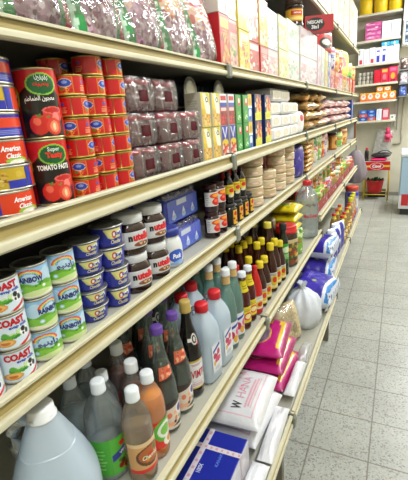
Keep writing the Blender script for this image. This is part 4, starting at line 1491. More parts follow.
k = canister()
put(k, (-.15, 3.86, SC_), 'dark red canister just past the white divider post', 'canister')
k2 = jar('orange_jar', .05, .16, '#b8702a', '#4a2414', Art(30, 30, '#d8a050').ell(.5, .5, .3, .3, '#8a3a1a'), (.1, .74), 1.4)
put(k2, (-.10, 4.10, SC_), 'orange brown jar beyond the dark red canister', 'jar')
put(SP[3], (-.07, 4.35, SC_), 'lime green packet beyond the divider post', 'packet', rz=-.4, sc=.8)
put(SP[4], (-.06, 4.62, SC_), 'orange packet near the far end of the spread shelf', 'packet', rz=-.4, sc=.9)
put(k2, (-.10, 4.92, SC_), 'last brown jar at the far end panel of the spread shelf', 'jar')

# ---------------- shelf D: jugs, drinks, cordials, sauces, water
put(gallon_jug(), (-.032, .362, SD), 'big cloudy white gallon jug with a white cap, nearest to the camera', 'jug', rz=-.7)
put(vinegar_bottle(), (-.026, .494, SD), 'clear bottle with a bright green label beside the gallon jug', 'bottle', rz=-.45, sc=(1, 1, .925))
k = plain_bottle()
for x, y, s, q in ((-.115, .500, 'farthest back behind the gallon jug', .97), (-.137, .572, 'in the back corner under the milk cans', .97), (-.076, .557, 'directly behind the green-labelled bottle', .90)):
    put(k, (x, y, SD), f'clear bottle with white cap standing {s}', 'bottle', 'clear bottles', sc=(1, 1, q))
put(drink_bottle('label'), (.047, .510, SD), 'pale drink bottle with a brown fruit label and red foot band', 'bottle', rz=-.35)
put(drink_bottle('orange'), (.040, .572, SD), 'bottle of bright orange drink with a red and green label', 'bottle', rz=-.25, sc=(1, 1, .955))
k = bottle('drink_bottle', PET(.032, .215), (.0158, .188, .217), '#e4e6e6', fill=.150, fillmat='liquid', fillc='#6a3020', art=Art(10, 10, '#8a3a2a'), lz=(.03, .10), arc=1.4)
put(k, (-.030, .608, SD), 'brown drink bottle with white cap, behind the orange drink', 'bottle', rz=-.3, sc=(1, 1, .92))
put(k, (-.094, .638, SD), 'brown drink bottle with white cap, at the very back by the cordials', 'bottle', rz=-.3)
k = cordial_bottle()
CB = [(.026, .648, 'front one next to the orange drink'), (.026, .718, 'front one next to the dark cordial'), (-.050, .720, 'middle one of the second row'), (-.122, .700, 'at the back in the second row'), (-.052, .798, 'behind the dark cordial bottle'), (-.125, .78, 'deepest in the dark behind the cordials')]
for x, y, s in CB:
    put(k, (x, y, SD), f'purple-capped glass cordial bottle, {s}', 'bottle', 'purple-capped cordial bottles', -.55, sc=(.92, .92, .965))
k = vimto_bottle()
put(k, (.026, .784, SD), 'dark cordial bottle with gold cap and white label with red lettering', 'bottle', rz=-.50, sc=(.9, .9, .98))
put(k, (-.128, .850, SD), 'dark cordial bottle with a gold cap, in the row behind', 'bottle', rz=-.5)
k = white_jug()
JG = [(.034, .858, 'front one beside the dark cordial bottle'), (.034, .944, 'front one beside the rose water bottles'), (-.050, .893, 'second row, nearer one'), (-.060, .975, 'second row, farther one')]
for x, y, s in JG:
    put(k, (x, y, SD), f'white plastic jug with red cap, {s}', 'jug', 'white red-capped jugs', -.12, sc=(.95, .95, .96))
k = rose_bottle()
RB = [(.038, 1.026, 'nearest in the front row'), (.036, 1.090, 'second in the front row'), (-.030, 1.046, 'nearest in the second row'), (-.030, 1.112, 'second in the second row'), (-.095, 1.075, 'nearest in the third row'), (-.095, 1.14, 'second in the third row')]
for x, y, s in RB:
    put(k, (x, y, SD), f'greenish rose water bottle with white cap, {s}', 'bottle', 'rose water bottles', -.45)
k = sauce_bottle()
for x, y, s in ((.040, 1.158, 'next to the rose water'), (.040, 1.218, 'next to the red ketchup')):
    put(k, (x, y, SD), f'dark red sauce bottle with yellow label and white cap, {s}', 'bottle', 'yellow-labelled sauce bottles', -.5)
put(k, (-.025, 1.18, SD), 'dark red sauce bottle with yellow label, in the row behind', 'bottle', rz=-.5)
k = ketchup_bottle()
for x, y, s in ((.046, 1.276, 'in the front row'), (-.020, 1.262, 'behind the yellow-labelled sauces'), (-.085, 1.235, 'in the third row back')):
    put(k, (x, y, SD), f'red ketchup squeeze bottle {s}', 'bottle', 'ketchup bottles', -.5)
k, k2 = soy_bottle(), soy_bottle(.212, .0265)
q = 0
for x, y, s in ((.046, 1.335, 'front row, first after the ketchup'), (.046, 1.395, 'front row, second after the ketchup'), (-.012, 1.372, 'second row, behind the ketchup')):
    put(k, (x, y, SD), f'small soy sauce bottle with yellow cap, {s}', 'bottle', 'small soy sauce bottles', -.55)
for j, y in enumerate((1.480, 1.542)):
    for i, x in enumerate((.046, -.012, -.070, -.13)):
        put(k2, (x, y, SD), f'taller soy sauce bottle with yellow cap, {["nearer", "farther"][j]} line, {["front", "second", "third", "rearmost"][i]} of four', 'bottle', 'tall soy sauce bottles', -.6)
for i, x in enumerate((-.070, -.130)):
    put(k2, (x, 1.418, SD), f'soy sauce bottle with yellow cap, {["in front of", "deep beside"][i]} the third-row bottles', 'bottle', 'tall soy sauce bottles', -.6)
put(k, (.052, 1.602, SD), 'small soy sauce bottle in front of the black-capped olive oil', 'bottle', rz=-.6)
k = tall_bottle()
for x, y, s in ((-.008, 1.622, 'tall one rising above the soy bottles'), (-.080, 1.63, 'behind the tall pale-capped one'), (-.145, 1.62, 'deepest behind the soy bottles')):
    put(k, (x, y, SD), f'dark brown sauce bottle with pale yellow cap, {s}', 'bottle', 'dark sauce bottles', -.6)
k = olive_bottle()
for x, y, s in ((.050, 1.668, 'in the front row'), (-.02, 1.70, 'in the second row')):
    put(k, (x, y, SD), f'black-capped bottle with a green label {s}', 'bottle', 'olive oil bottles', -.6)
put(relish_jar(), (.030, 1.800, SD), 'large pickle jar with a wide red plastic lid', 'jar', rz=-.5, sc=(1.1, 1.1, 1))
put(jar('brown_jar', .05, .22, '#4a3420', '#8a7a52', Art(30, 30, '#6a5a3a').ell(.5, .5, .3, .3, '#a89a62'), (.1, .74), 1.4), (-.075, 1.83, SD), 'brown jar with a dull lid behind the red-lidded jar', 'jar')
a = Art(50, 40, '#d8c41e', 1.2).blobs(30, .04, .04, .96, .96, ['#e8da4a', '#c8b010', '#f0e88a', '#b89a10'], .03, .07, 6).rect(.35, .3, .65, .6, '#e8e2b0').rect(.36, .32, .46, .58, '#3a9a4a').rect(.5, .34, .62, .44, '#d83a3a')
k = packet('lentil_bag', .150, .17, .052, a, '#cdb81a', 51, True, .006, 'bag', 2.4, film=False)
for i in range(5):
    put(k, (-.045 + .008 * rnd.uniform(-1, 1), 2.03 + .006 * rnd.uniform(-1, 1), SD + i * .051), f'yellow lentil bag lying {od(i, 5)} in the pile beside the water bottle', 'bag', 'yellow lentil bags', .1 * rnd.uniform(-1, 1))
put(sachet(3, .13, .17, .05, 77), (.040, 1.930, SD), 'green and yellow packet leaning by the red-lidded jar', 'packet', rz=-.6, sc=.85)
put(water_bottle(), (.034, 2.27, SD + .0075), 'large clear water bottle with a red cap', 'bottle', rz=-.85, sc=(.78, .78, 1))
# cardboard display trays of sachets in the next bay
def tray(w):
    t = thing('display_tray')
    g = G()
    d, h = .28, .065
    rbox(g, -d, 0, -w / 2, w / 2, 0, .004, .0005, '#b89a68')
    obj('tray_base', g, M['paper'], t)
    g = G()
    rbox(g, -.004, 0, -w / 2, w / 2, .004, h, .0006, '#9c2a2a', cols={'-x': '#b89a68'})
    rbox(g, -d, -d + .004, -w / 2, w / 2, .004, h + .05, .0006, '#9c2a2a')
    for s in (-1, 1):
        rbox(g, -d + .004, -.004, s * w / 2 - .002, s * w / 2 + .002, .004, h + .02, .0006, '#c9b26a')
    obj('tray_side', g, M['paper'], t)
    g = G()
    a = Art(40, 10, '#9c2a2a', 5).blobs(10, .02, .1, .98, .9, ['#d8b04a', '#3a4aa0', '#e8e0d0'], .015, .03, 3)
    sheet(g, flat((.0006, 0, 0), (0, 1, 0), (0, 0, 1)), -w / 2, w / 2, .004, h, a)
    obj('tray_print', g, M['paper'], t)
    return t
k = tray(.40)
TR = [(2.70, 'nearest'), (3.14, 'second'), (3.58, 'third'), (4.05, 'fourth'), (4.50, 'farthest')]
SQ = [sachet(i, .085, .115, .026, 60 + i) for i in range(6)]
nm2 = ['first', 'second', 'third', 'fourth']
for c, (y, s) in enumerate(TR):
    put(k, (.058, y, SH), f'cardboard display tray of sachets, {s} tray past the water bottle', 'tray', 'display trays')
    for j in range(4):
        for r_ in range(2):
            i = (c * 2 + j * 3 + r_ * 2) % 6
            put(SQ[i], (.016 - r_ * .10 + .012 * rnd.uniform(-1, 1), y - .145 + j * .098 + .006 * rnd.uniform(-1, 1), SH + .0045), f'{pal_names[i]} sachet, {["front", "rear"][r_]} row of the {s} tray, {nm2[j]} from its near end', 'sachet', 'sachets in the display trays', -.45 + .35 * rnd.uniform(-1, 1), sc=(1, 1, (1.05 + .35 * r_) * rnd.uniform(.8, 1.15)))
a = Art(30, 30, '#3a3fa0').blobs(10, .1, .1, .9, .9, ['#c8c8e8', '#e8d040', '#2a2a80'], .05, .1, 2)
k = packet('blue_packet', .16, .20, .05, a, '#30348a', 71)
for y, s in ((2.86, 'above the nearest trays'), (3.36, 'above the middle trays')):
    put(k, (-.27, y, SH), f'dark blue packet standing at the back {s}', 'packet', rz=-.2)
put(jar('red_cup', .055, .12, '#c01c20', '#d02428', Art(10, 10, '#c82020'), (.1, .5), 1.4, 'plastic'), (-.28, 3.86, SH), 'bright red lidded cup at the back behind the trays', 'cup')

# ---------------- shelf A: sweets bags, then boxes of tea and tissues
bags = [sweets_bag(s) for s in (3, 8, 14)]
AB = [(.370, .03), (.526, .0), (.682, .02), (.838, -.02), (1.000, .02), (1.165, -.02)]
nmA = ['first', 'second', 'third', 'fourth', 'fifth', 'sixth']
for i, (y, rz_) in enumerate(AB):
    put(bags[i % 3], (-.042, y, SA + .012), f'clear green-bordered bag of coloured sweets, {nmA[i]} in the front row, counted towards the red box', 'bag', 'bags of sweets', rot=(.12, -.20, rz_ - .10))
for i, y in enumerate((.46, .61, .765, .92, 1.08)):
    put(bags[(i + 1) % 3], (-.135, y, SA + .006), f'bag of sweets standing in the second row, {["nearest", "second", "third", "fourth", "farthest"][i]} one', 'bag', 'bags of sweets', rot=(0, -.10, .08 * (-1) ** i))
a = Art(40, 60, '#c01a2c', .6).ell(.5, .62, .36, .2, '#e8b82a').ell(.5, .62, .24, .13, '#d87a1e').rect(.1, .1, .9, .26, '#a81424')
rb_ = carton('sweets_carton', .165, .10, .30, a, '#a81626')
for i, y in enumerate((.80, .975, 1.15)):
    put(rb_, (-.225, y, SA), f'tall red carton with a yellow picture behind the sweets bags, {["nearest", "middle", "farthest"][i]} of three', 'carton', 'tall red cartons')
def box_art(base, cols, seed, extra=None):
    a = Art(40, 56, base, .6).blobs(22, .05, .05, .95, .70, cols, .06, .14, seed).blobs(14, .05, .05, .95, .70, [srgb(c) * .72 for c in cols], .03, .07, seed + 3).rect(.08, .76, .92, .94, cols[0]).lines(2, .2, .66, .8, .74, cols[1], seed)
    if extra:
        extra(a)
    return a
def tbox(nm, w, h, base, cols, seed, side, d=.13, extra=None, top=None):
    base, cols = srgb(base) * .90, [srgb(c) * .90 for c in cols]
    return carton(nm, w - .002, d, h, box_art(base, cols, seed, extra), side, top=top or base)
AX = -.026
LOW = [
    (1.245, 1.330, 0.160, 'tea_box', '#c8202a', ['#e8c83a', '#d8a02a', '#a81820', '#e86a2a'], 'red box with a yellow picture'),
    (1.330, 1.415, 0.158, 'tea_box', '#d89a9a', ['#c83a4a', '#e8c0b0', '#6aa04a', '#e0d0a0'], 'pink and green box'),
    (1.415, 1.525, 0.140, 'tea_box', '#e6cf3a', ['#f2ead0', '#d83a3a', '#e8b020', '#f0e070'], 'yellow box'),
    (1.525, 1.655, 0.118, 'tea_box', '#c41e2e', ['#f0e8e4', '#d83a44', '#a81420', '#efd8d0'], 'red box with white bands'),
    (1.655, 1.765, 0.116, 'tea_box', '#c8283a', ['#e89aa0', '#f0e0dc', '#d84a5a', '#f4f0ea'], 'red and white box'),
    (1.765, 1.935, 0.118, 'tissue_box', '#d8a4b4', ['#e8d4dc', '#c878a0', '#f0e8ea', '#d8c04a'], 'pink patterned box'),
    (1.935, 2.110, 0.136, 'tissue_box', '#dcd69a', ['#e8e0c0', '#d8c83a', '#f0ecd8', '#a8b84a'], 'pale yellow box'),
    (2.110, 2.380, 0.150, 'tissue_box', '#c4d8ca', ['#e6ece6', '#94b8a4', '#d8a4bc', '#f2f4f0'], 'pale green box'),
    (2.380, 2.640, 0.153, 'tissue_box', '#d8c0ca', ['#f0e8ec', '#c08aa4', '#a4c4b4', '#f6f2f4'], 'pale lilac box'),
    (2.640, 2.900, 0.160, 'tissue_box', '#d0cdd2', ['#f0f0f0', '#b0a4c0', '#d494ac', '#f4f4f4'], 'pale grey pink box')]
UP = [
    (1.245, 1.330, 0.200, 'tea_box', '#e2dcd6', ['#c8202a', '#e8e0d8', '#d8a8a0'], 'white box with a red band'),
    (1.330, 1.415, 0.200, 'tea_box', '#e0d8c0', ['#d8a83a', '#f0ece0', '#c8b060'], 'cream box'),
    (1.415, 1.525, 0.220, 'tea_box', '#e8d23a', ['#f4ecc8', '#e8e080', '#d8b020'], 'tall yellow box'),
    (1.525, 1.655, 0.200, 'tea_box', '#c83a44', ['#f2f0ec', '#e4e0dc', '#d8c8c0'], 'white box with red edges'),
    (1.655, 1.765, 0.170, 'tea_box', '#e6c84a', ['#e2dcd8', '#f0e8c8', '#d8902a'], 'cream and yellow box'),
    (1.765, 1.935, 0.155, 'tissue_box', '#d4e0ec', ['#f2f4f6', '#b8d0e6', '#e6ecf0'], 'white box with a bright blue side'),
    (1.935, 2.110, 0.140, 'tissue_box', '#e0dca4', ['#eeeada', '#d8d05a', '#f4f2e4'], 'pale yellow box'),
    (2.110, 2.380, 0.140, 'tissue_box', '#cfe0d6', ['#eef2ee', '#a0c4b0', '#f4f6f4'], 'pale mint box'),
    (2.380, 2.640, 0.146, 'tissue_box', '#e0d4da', ['#f4eff2', '#c8a4b8', '#b4d0c0'], 'white and lilac box'),
    (2.640, 2.900, 0.150, 'tissue_box', '#dcdadc', ['#f2f2f2', '#c0b4cc', '#dcb0c0'], 'white box')]
for i, (lo_, up_) in enumerate(zip(LOW, UP)):
    z = SA
    for r_, (y0, y1, h, nm, base, cs, lb) in enumerate((lo_, up_)):
        side = '#2a62c8' if (r_ and i == 5) else base
        b = tbox(nm, y1 - y0, h, base, cs, i * 7 + r_, side)
        where = ['near the sweets bags', 'second from the sweets bags', 'third from the sweets bags', 'in the red block', 'at the far side of the red block', 'first of the tissue boxes', 'second of the tissue boxes', 'third of the tissue boxes', 'fourth of the tissue boxes', 'last of the tissue boxes'][i]
        put(b, (AX - .004 * (i % 2), (y0 + y1) / 2, z), f'{lb}, {["lower", "upper"][r_]} tier, {where}', 'box', 'boxes on the top shelf')
        z += h + .0008
zt8 = SA + .153 + .146 + .0024
def coffee_jar():
    t = thing('coffee_jar')
    r, h = .054, .20
    g = G()
    lathe(g, [(r * .9, 0), (r * .98, .004), (r, .012), (r * .98, .035), (r * .93, .042), (r * .93, .138), (r * .98, .145), (r * .95, .158), (r * .84, .165)], 30, '#2a1d18')
    obj('jar', g, M['liquid'], t)
    g = G()
    lathe(g, [(r * .86, .163), (r * .9, .165), (r * .9, .196), (r * .84, h), (0, h)], 30, '#4a3426')
    obj('jar_lid', g, M['plastic'], t)
    a = Art(70, 50, '#e2a81c', 1.4).rect(.28, .50, .76, .80, '#c8202a').ell(.5, .25, .3, .12, '#f0c850').rect(0, .93, 1, 1, '#8a4a14').rect(0, 0, 1, .06, '#8a4a14').lines(2, .2, .2, .8, .4, '#f6e0a0', 3)
    g = G()
    fn = cyl(r * .93 + .0005)
    sheet(g, fn, -r * 1.5, r * 1.5, .046, .134, a)
    text(g, 'NESCAFE', cyl(r * .93 + .0012), .003, .1035, .011, '#f6f0e0', .046, .04)
    obj('label', g, M['gloss'], t)
    return t
put(coffee_jar(), (AX - .062, 2.50, zt8), 'dark coffee jar with a yellow and red label on the tissue boxes', 'jar', rz=-.95, sc=(1, 1, .765))
# red sachet carton lying on the last tissue box
def sachet_carton():
    t = thing('coffee_carton')
    g = G()
    rbox(g, -.09, 0, -.088, .088, 0, .092, .002, '#b8242c')
    obj('carton', g, M['paper'], t)
    g = G()
    a = Art(80, 44, '#bc262e', 1.9).ell(.36, .46, .33, .42, '#241c1e').ell(.36, .46, .30, .37, '#1a1517')
    sheet(g, flat((.0006, 0, 0), (0, 1, 0), (0, 0, 1)), -.087, .087, .001, .091, a)
    f = flat((.0012, 0, 0), (0, 1, 0), (0, 0, 1))
    text(g, 'NESCAFE', f, -.025, .055, .019, '#e8e4e2', .092, .04)
    text(g, '3in1', f, -.025, .028, .022, '#e8e4e2', .044, .05)
    obj('print', g, M['gloss'], t)
    return t
put(sachet_carton(), (.012, 2.735, SA + .160 + .150 + .0026), 'red coffee sachet carton with a black oval, on top of the last tissue box', 'carton', rz=-1.15)
SLIM = [(2.98, .14, .27, '#d8b4c4', ['#f0e4ea', '#c890a8', '#e8c8d4'], 'slim pink'), (3.13, .14, .27, '#c8dcd4', ['#e8f0ec', '#d8a8b8', '#a4c4b8'], 'slim mint'), (3.28, .13, .265, '#d8c45a', ['#ece4b0', '#c8a83a', '#e8d87a'], 'slim mustard'), (3.42, .13, .265, '#5a74b8', ['#d8e0f0', '#e8e8f0', '#3a54a0'], 'slim blue')]
for i, (y, w_, h, base, cs, lb) in enumerate(SLIM):
    put(tbox('slim_box', w_, h, base, cs, 300 + i, base, .12), (-.028, y, SA), f'{lb} box standing alone past the tissue boxes', 'box', 'slim boxes on the top shelf')
a = Art(50, 40, '#c8242e', .8).ell(.5, .42, .38, .26, '#2a2226').ell(.5, .45, .26, .14, '#d8d0d0').rect(.6, .86, .95, 1, '#3a9a4a').blobs(10, .05, .05, .95, .95, ['#e04a50', '#a8141e', '#e8e0e0'], .03, .05, 3)
put(packet('red_coffee_bag', .24, .15, .06, a, '#b01c26', 81), (-.065, 3.345, SA + .2665), 'red bag with a black oval lying across the slim mustard and blue boxes', 'bag', rz=-.35)
SX = [sachet(i, .19, .20, .07, 90 + i) for i in range(6)]
LC = [('#c8303a', ['#e8b070', '#f0e0d8', '#d85a2a'], 'red'), ('#d86a3a', ['#f0c8a0', '#c83a2a', '#e8e0c8'], 'orange'), ('#d8c8d0', ['#c84a7a', '#f0ecee', '#e8a0b8'], 'pink'), ('#d8d05a', ['#c83a3a', '#f0eec0', '#7ab04a'], 'yellow'), ('#e0dcd4', ['#c83a4a', '#3a9a5a', '#e8d86a'], 'white'), ('#c85a4a', ['#f0d0c0', '#e8c84a', '#5aa04a'], 'coral')]
far = ['first', 'second', 'third', 'fourth', 'fifth', 'sixth', 'last']
for j, y in enumerate((3.60, 3.85, 4.10, 4.36, 4.64, 4.94, 5.25)):
    base, cs, lb = LC[j % 6]
    put(tbox('patterned_box', .23, .16, base, cs, 320 + j, base, .12), (-.028, y, SA), f'{lb} patterned box, {far[j]} in the row past the slim boxes', 'box', 'patterned boxes at the far end of the top shelf')
    i = (5, 4, 2, 0, 1, 3, 4)[j]
    if j not in (3, 4):
        put(SX[i], (-.075, y, SA + .1608), f'{pal_names[i]} packet standing on the {far[j]} patterned box past the slim boxes', 'packet', 'packets at the far end of the top shelf', -.4, sc=(1, 1.1, (.9, .95, 1, 1, 1, .85, .8)[j]))
a = Art(50, 50, '#d8d81e', .8).ell(.35, .5, .2, .2, '#d84a8a').blobs(16, .05, .05, .95, .95, ['#e8e84a', '#f2f0a0', '#c8c010'], .05, .1, 4).rect(.1, .84, .9, .95, '#f0ee90')
put(packet('yellow_bag', .46, .25, .09, a, '#cdcd1a', 83), (-.08, 4.50, SA + .1608), 'big lemon yellow bag standing on the fourth and fifth patterned boxes', 'bag', rz=-.12)

# ---------------- shelf F, high over the far bays
FX = [(2.56, .22, '#cf9ab8', ['#e0c0d4', '#b8608a', '#f0e0ea'], 'first pink box on the highest shelf', .20), (2.80, .24, '#d8a8c0', ['#ead0de', '#b87098', '#f0e4ec'], 'second pink box on the highest shelf', .22), (3.06, .26, '#e2d4d8', ['#f2eaec', '#c8a0b0', '#f6f2f4'], 'third box on the highest shelf, pale pink', .24),
      (3.34, .28, '#e6e0d4', ['#f4f0e8', '#d8c8a0', '#f8f6f0'], 'cream box in the middle of the highest shelf', .30), (3.66, .32, '#e4dcd8', ['#f2eeec', '#d8b8b0', '#f6f4f2'], 'tall off-white box after the divider on the highest shelf', .38), (4.02, .36, '#e2d8ca', ['#f0eae0', '#d8c0a0', '#f6f2ec'], 'tall beige box on the highest shelf', .42),
      (4.42, .38, '#d8dcd0', ['#ecefe8', '#b8c8b0', '#f4f6f2'], 'tall pale green box on the highest shelf', .42), (4.86, .40, '#e4d2c4', ['#f2e8e0', '#d89a70', '#f6f0ea'], 'tall peach box near the far end of the highest shelf', .44), (5.26, .34, '#dfe0e4', ['#f0f0f4', '#c0c8d8', '#f6f6f8'], 'last white box on the highest shelf', .44)]
for j, (y, w_, base, cs, lb, h) in enumerate(FX):
    put(tbox('carton_box', w_ - .01, h, base, cs, 200 + j, base, .2), (-.03, y, SF), lb, 'box', 'boxes on the highest shelf')

# ---------------- shelf E: carton, flour, rice, bulk bags, wrapped packs, oil
t = thing('blue_carton')
g = G()
rbox(g, -.26, 0, -.20, .20, 0, .130, .004, '#222b8e', cols={'+z': '#232d98', '+x': '#d8d4da', '-y': '#202a90'})
obj('carton', g, M['paper'], t)
g = G()
a = Art(80, 70, '#232d9a', 1.2)
a.poly([(.60, .60), (.64, .60), (.66, .92), (.64, .92)], '#3f6ad0').poly([(.66, .60), (.70, .60), (.74, .98), (.72, .98)], '#4a80dc').poly([(.72, .60), (.77, .60), (.84, .90), (.81, .90)], '#3a66cc').lines(5, .55, .60, .85, .8, '#3446c0', 3)
sheet(g, flat((0, 0, .1306), (0, 1, 0), (-1, 0, 0)), -.195, .195, .004, .255, a)
ft = flat((0, 0, .1312), (0, 1, 0), (-1, 0, 0))
text(g, '100X', ft, .045, .105, .014, '#c8cce4', .032, .03)
text(g, 'KANAKA', ft, .095, .060, .010, '#5f80d8', .06, .02)
a2 = Art(50, 30, '#d6d2d8', 3).blobs(8, .05, .1, .95, .9, ['#e6e2e6', '#d8b8c4', '#c8c4d0'], .03, .07, 5)
sheet(g, flat((.0006, 0, 0), (0, 1, 0), (0, 0, 1)), -.195, .195, .004, .126, a2)
text(g, 'KANAKA', flat((.0012, 0, 0), (0, 1, 0), (0, 0, 1)), .0, .07, .022, '#d0507a', .14, .02)
obj('print', g, M['gloss'], t)
def strap(along):
    g = G()
    w_ = .009
    a = Art(120, 6, '#d6d0d6', 9)
    for q in range(14):
        a.rect(q / 14 + .012, .3, q / 14 + .040, .7, '#d898a8')
    if along == 'x':
        y = .125
        sheet(g, flat((0, y, .1322), (-1, 0, 0), (0, 1, 0)), .0, .26, -w_, w_, a)
        sheet(g, flat((.0018, y, 0), (0, 0, 1), (0, -1, 0)), 0, .1322, -w_, w_, a)
    else:
        x = -.125
        sheet(g, flat((x, 0, .1318), (0, 1, 0), (-1, 0, 0)), -.2, .2, -w_, w_, a)
        sheet(g, flat((x, -.2012, 0), (0, 0, 1), (1, 0, 0)), 0, .1318, -w_, w_, a)
    return g
obj('strap', strap('x'), M['gloss'], t, 'white strap with pink print running front to back')
obj('strap', strap('y'), M['gloss'], t, 'white strap with pink print running lengthwise')
put(t, (.125, .745, SE), 'glossy blue carton tied with crossed white straps', 'carton', rz=.03)

a = Art(90, 60, '#dfdfe2', 1.6)
a.m(np.abs(np.maximum(np.abs(a.U - .5) / .40, np.abs(a.V - .52) / .36) - 1) < .025, '#e2a6b4')
a.blobs(12, .5, .45, .86, .75, ['#d85a80', '#e28aa4', '#eec0cc'], .012, .03, 3).lines(3, .2, .22, .8, .36, '#e0a8b4', 4)
def deco(g, f):
    text(g, 'W', f, -.085, .098, .036, '#4a4448', .034, .03)
    text(g, 'HANA', f, .015, .098, .032, '#df9aac', .125, .0)
k = packet('flour_pack', .30, .21, .075, a, '#dadade', 101, True, .003, 'bag', 3.4, deco)
put(k, (.025, 1.150, SE + .003), 'white paper flour pack lying below another, under the pack with the printed top', 'pack', 'white flour packs', rz=-.05)
put(k, (.024, 1.140, SE + .080), 'white paper flour pack with pink printing, on top', 'pack', 'white flour packs', rz=.06)
k = packet('sugar_bag', .27, .15, .055, Art(30, 30, '#e8e8ec').blobs(10, .05, .05, .95, .95, ['#eeeef0', '#d2d2d6'], .05, .1, 3), '#e2e2e6', 103, True, .006, 'bag', 2.2)
put(k, (.125 + .055 - .06, .0 + 1.00 - .02, SE) if False else (.160, 1.095, SE + .007), 'crumpled white sugar bag at the shelf edge beside the flour packs', 'bag', rz=.03, sc=(.36, 1, 1.1))
def sheet_bag(w_, d_, h_, seed, solid=False):
    t = thing('polythene_bag')
    g = G()
    pillow(g, w_, d_, h_, Art(80, 50, '#e2e3e7').blobs(14, .05, .05, .95, .95, ['#ecedf0', '#d4d6dc'], .04, .1, seed), '#dcdcde', seed, .008, True, 2.0)
    obj('film', g, M['bag' if solid else 'bagfilm'], t)
    return t
put(sheet_bag(.36, .060, .050, 105, True), (.156, .775, SE + .007), 'flattened white plastic bag along the shelf edge in front of the blue carton', 'bag')
put(sheet_bag(.24, .045, .06, 106, True), (.160, 1.425, SE + .006), 'puffed white plastic bag at the shelf edge in front of the pink rice', 'bag')
a = Art(70, 60, '#c01f78', 1.4)
a.ell(.42, .62, .27, .30, '#e0b43a').ell(.42, .62, .25, .27, '#8a6a8e').ell(.42, .62, .19, .2, '#a68a9e').blobs(8, .28, .5, .56, .75, ['#c8b0b8', '#6a4a78', '#d8c8a0'], .03, .06, 3).lines(3, .7, .15, .95, .8, '#e8c02a', 5, .35).rect(.12, .10, .88, .17, '#e2b82a').rect(.0, .0, 1, .05, '#a01460')
k = packet('rice_bag', .30, .215, .062, a, '#b81a70', 111, True, .004, 'bag', 3., film=False)
for i in range(3):
    put(k, (.010 + .016 * (2 - i) - .01, 1.475 + .012 * i, SE + .003 + i * .066), f'magenta rice bag with yellow print, {od(i, 3)} of the pile of three', 'bag', 'magenta rice bags', rz=-.05 + .08 * i)
a = Art(60, 60, '#cbb98e', 1).blobs(260, .03, .03, .97, .97, ['#d8c8a0', '#b09a68', '#e2d6b4', '#a48c5c', '#c8b48a'], .015, .03, 4)
put(packet('pasta_bag', .20, .20, .11, a, '#c0ac80', 115, False, .006, 'bag', 2.2, film=True), (.045, 1.730, SE + .008), 'clear bag of beige pasta standing behind the magenta rice', 'bag', rot=(0, -.32, -.6))
put(sheet_bag(.14, .05, .06, 117), (.155, 1.63, SE + .004), 'small clear bag at the shelf edge below the pasta bag', 'bag')
# tied carrier bag, grey white, lumpy
def carrier(seed, col, h=.20, r=.115):
    t = thing('tied_bag')
    g = G()
    n, V, C, F = 40, [], [], []
    pr = [(.55, 0), (.86, .02), (.98, .22), (1.0, .42), (.92, .62), (.72, .80), (.40, .92), (.16, .98), (.12, 1.02), (.22, 1.10), (.26, 1.14)]
    for j, (s, z) in enumerate(pr):
        for i in range(n):
            th = 2 * PI * i / n
            q = 1 + (.05 + .10 * (z > .6)) * math.sin(9 * th + seed) * (.3 + z) * .6 + .035 * math.sin(5 * th + 9 * z + seed) + .03 * math.sin(14 * th - 5 * z)
            V.append((r * s * q * math.cos(th), r * s * q * math.sin(th), h * z * (1 + (.012 * math.sin(4 * th) if j else 0))))
    for j in range(len(pr) - 1):
        for i in range(n):
            F.append((j * n + i, j * n + (i + 1) % n, (j + 1) * n + (i + 1) % n, (j + 1) * n + i))
    F.append(tuple(range(n))[::-1])
    g.add(V, F, srgb(col))
    obj('bag', g, M['bag'], t)
    g = G()
    pts = [(.018 * math.cos(q), .018 * math.sin(q), h * 1.0) for q in np.linspace(0, 2 * PI, 14)]
    tube(g, pts, .004, 8, '#c8c8cc')
    obj('knot', g, M['bag'], t)
    return t
put(carrier(2., '#dde2ea', .215, .104), (.070, 1.972, SE), 'tied greyish white plastic bag bulging between pasta and blue packs', 'bag', rz=.4)
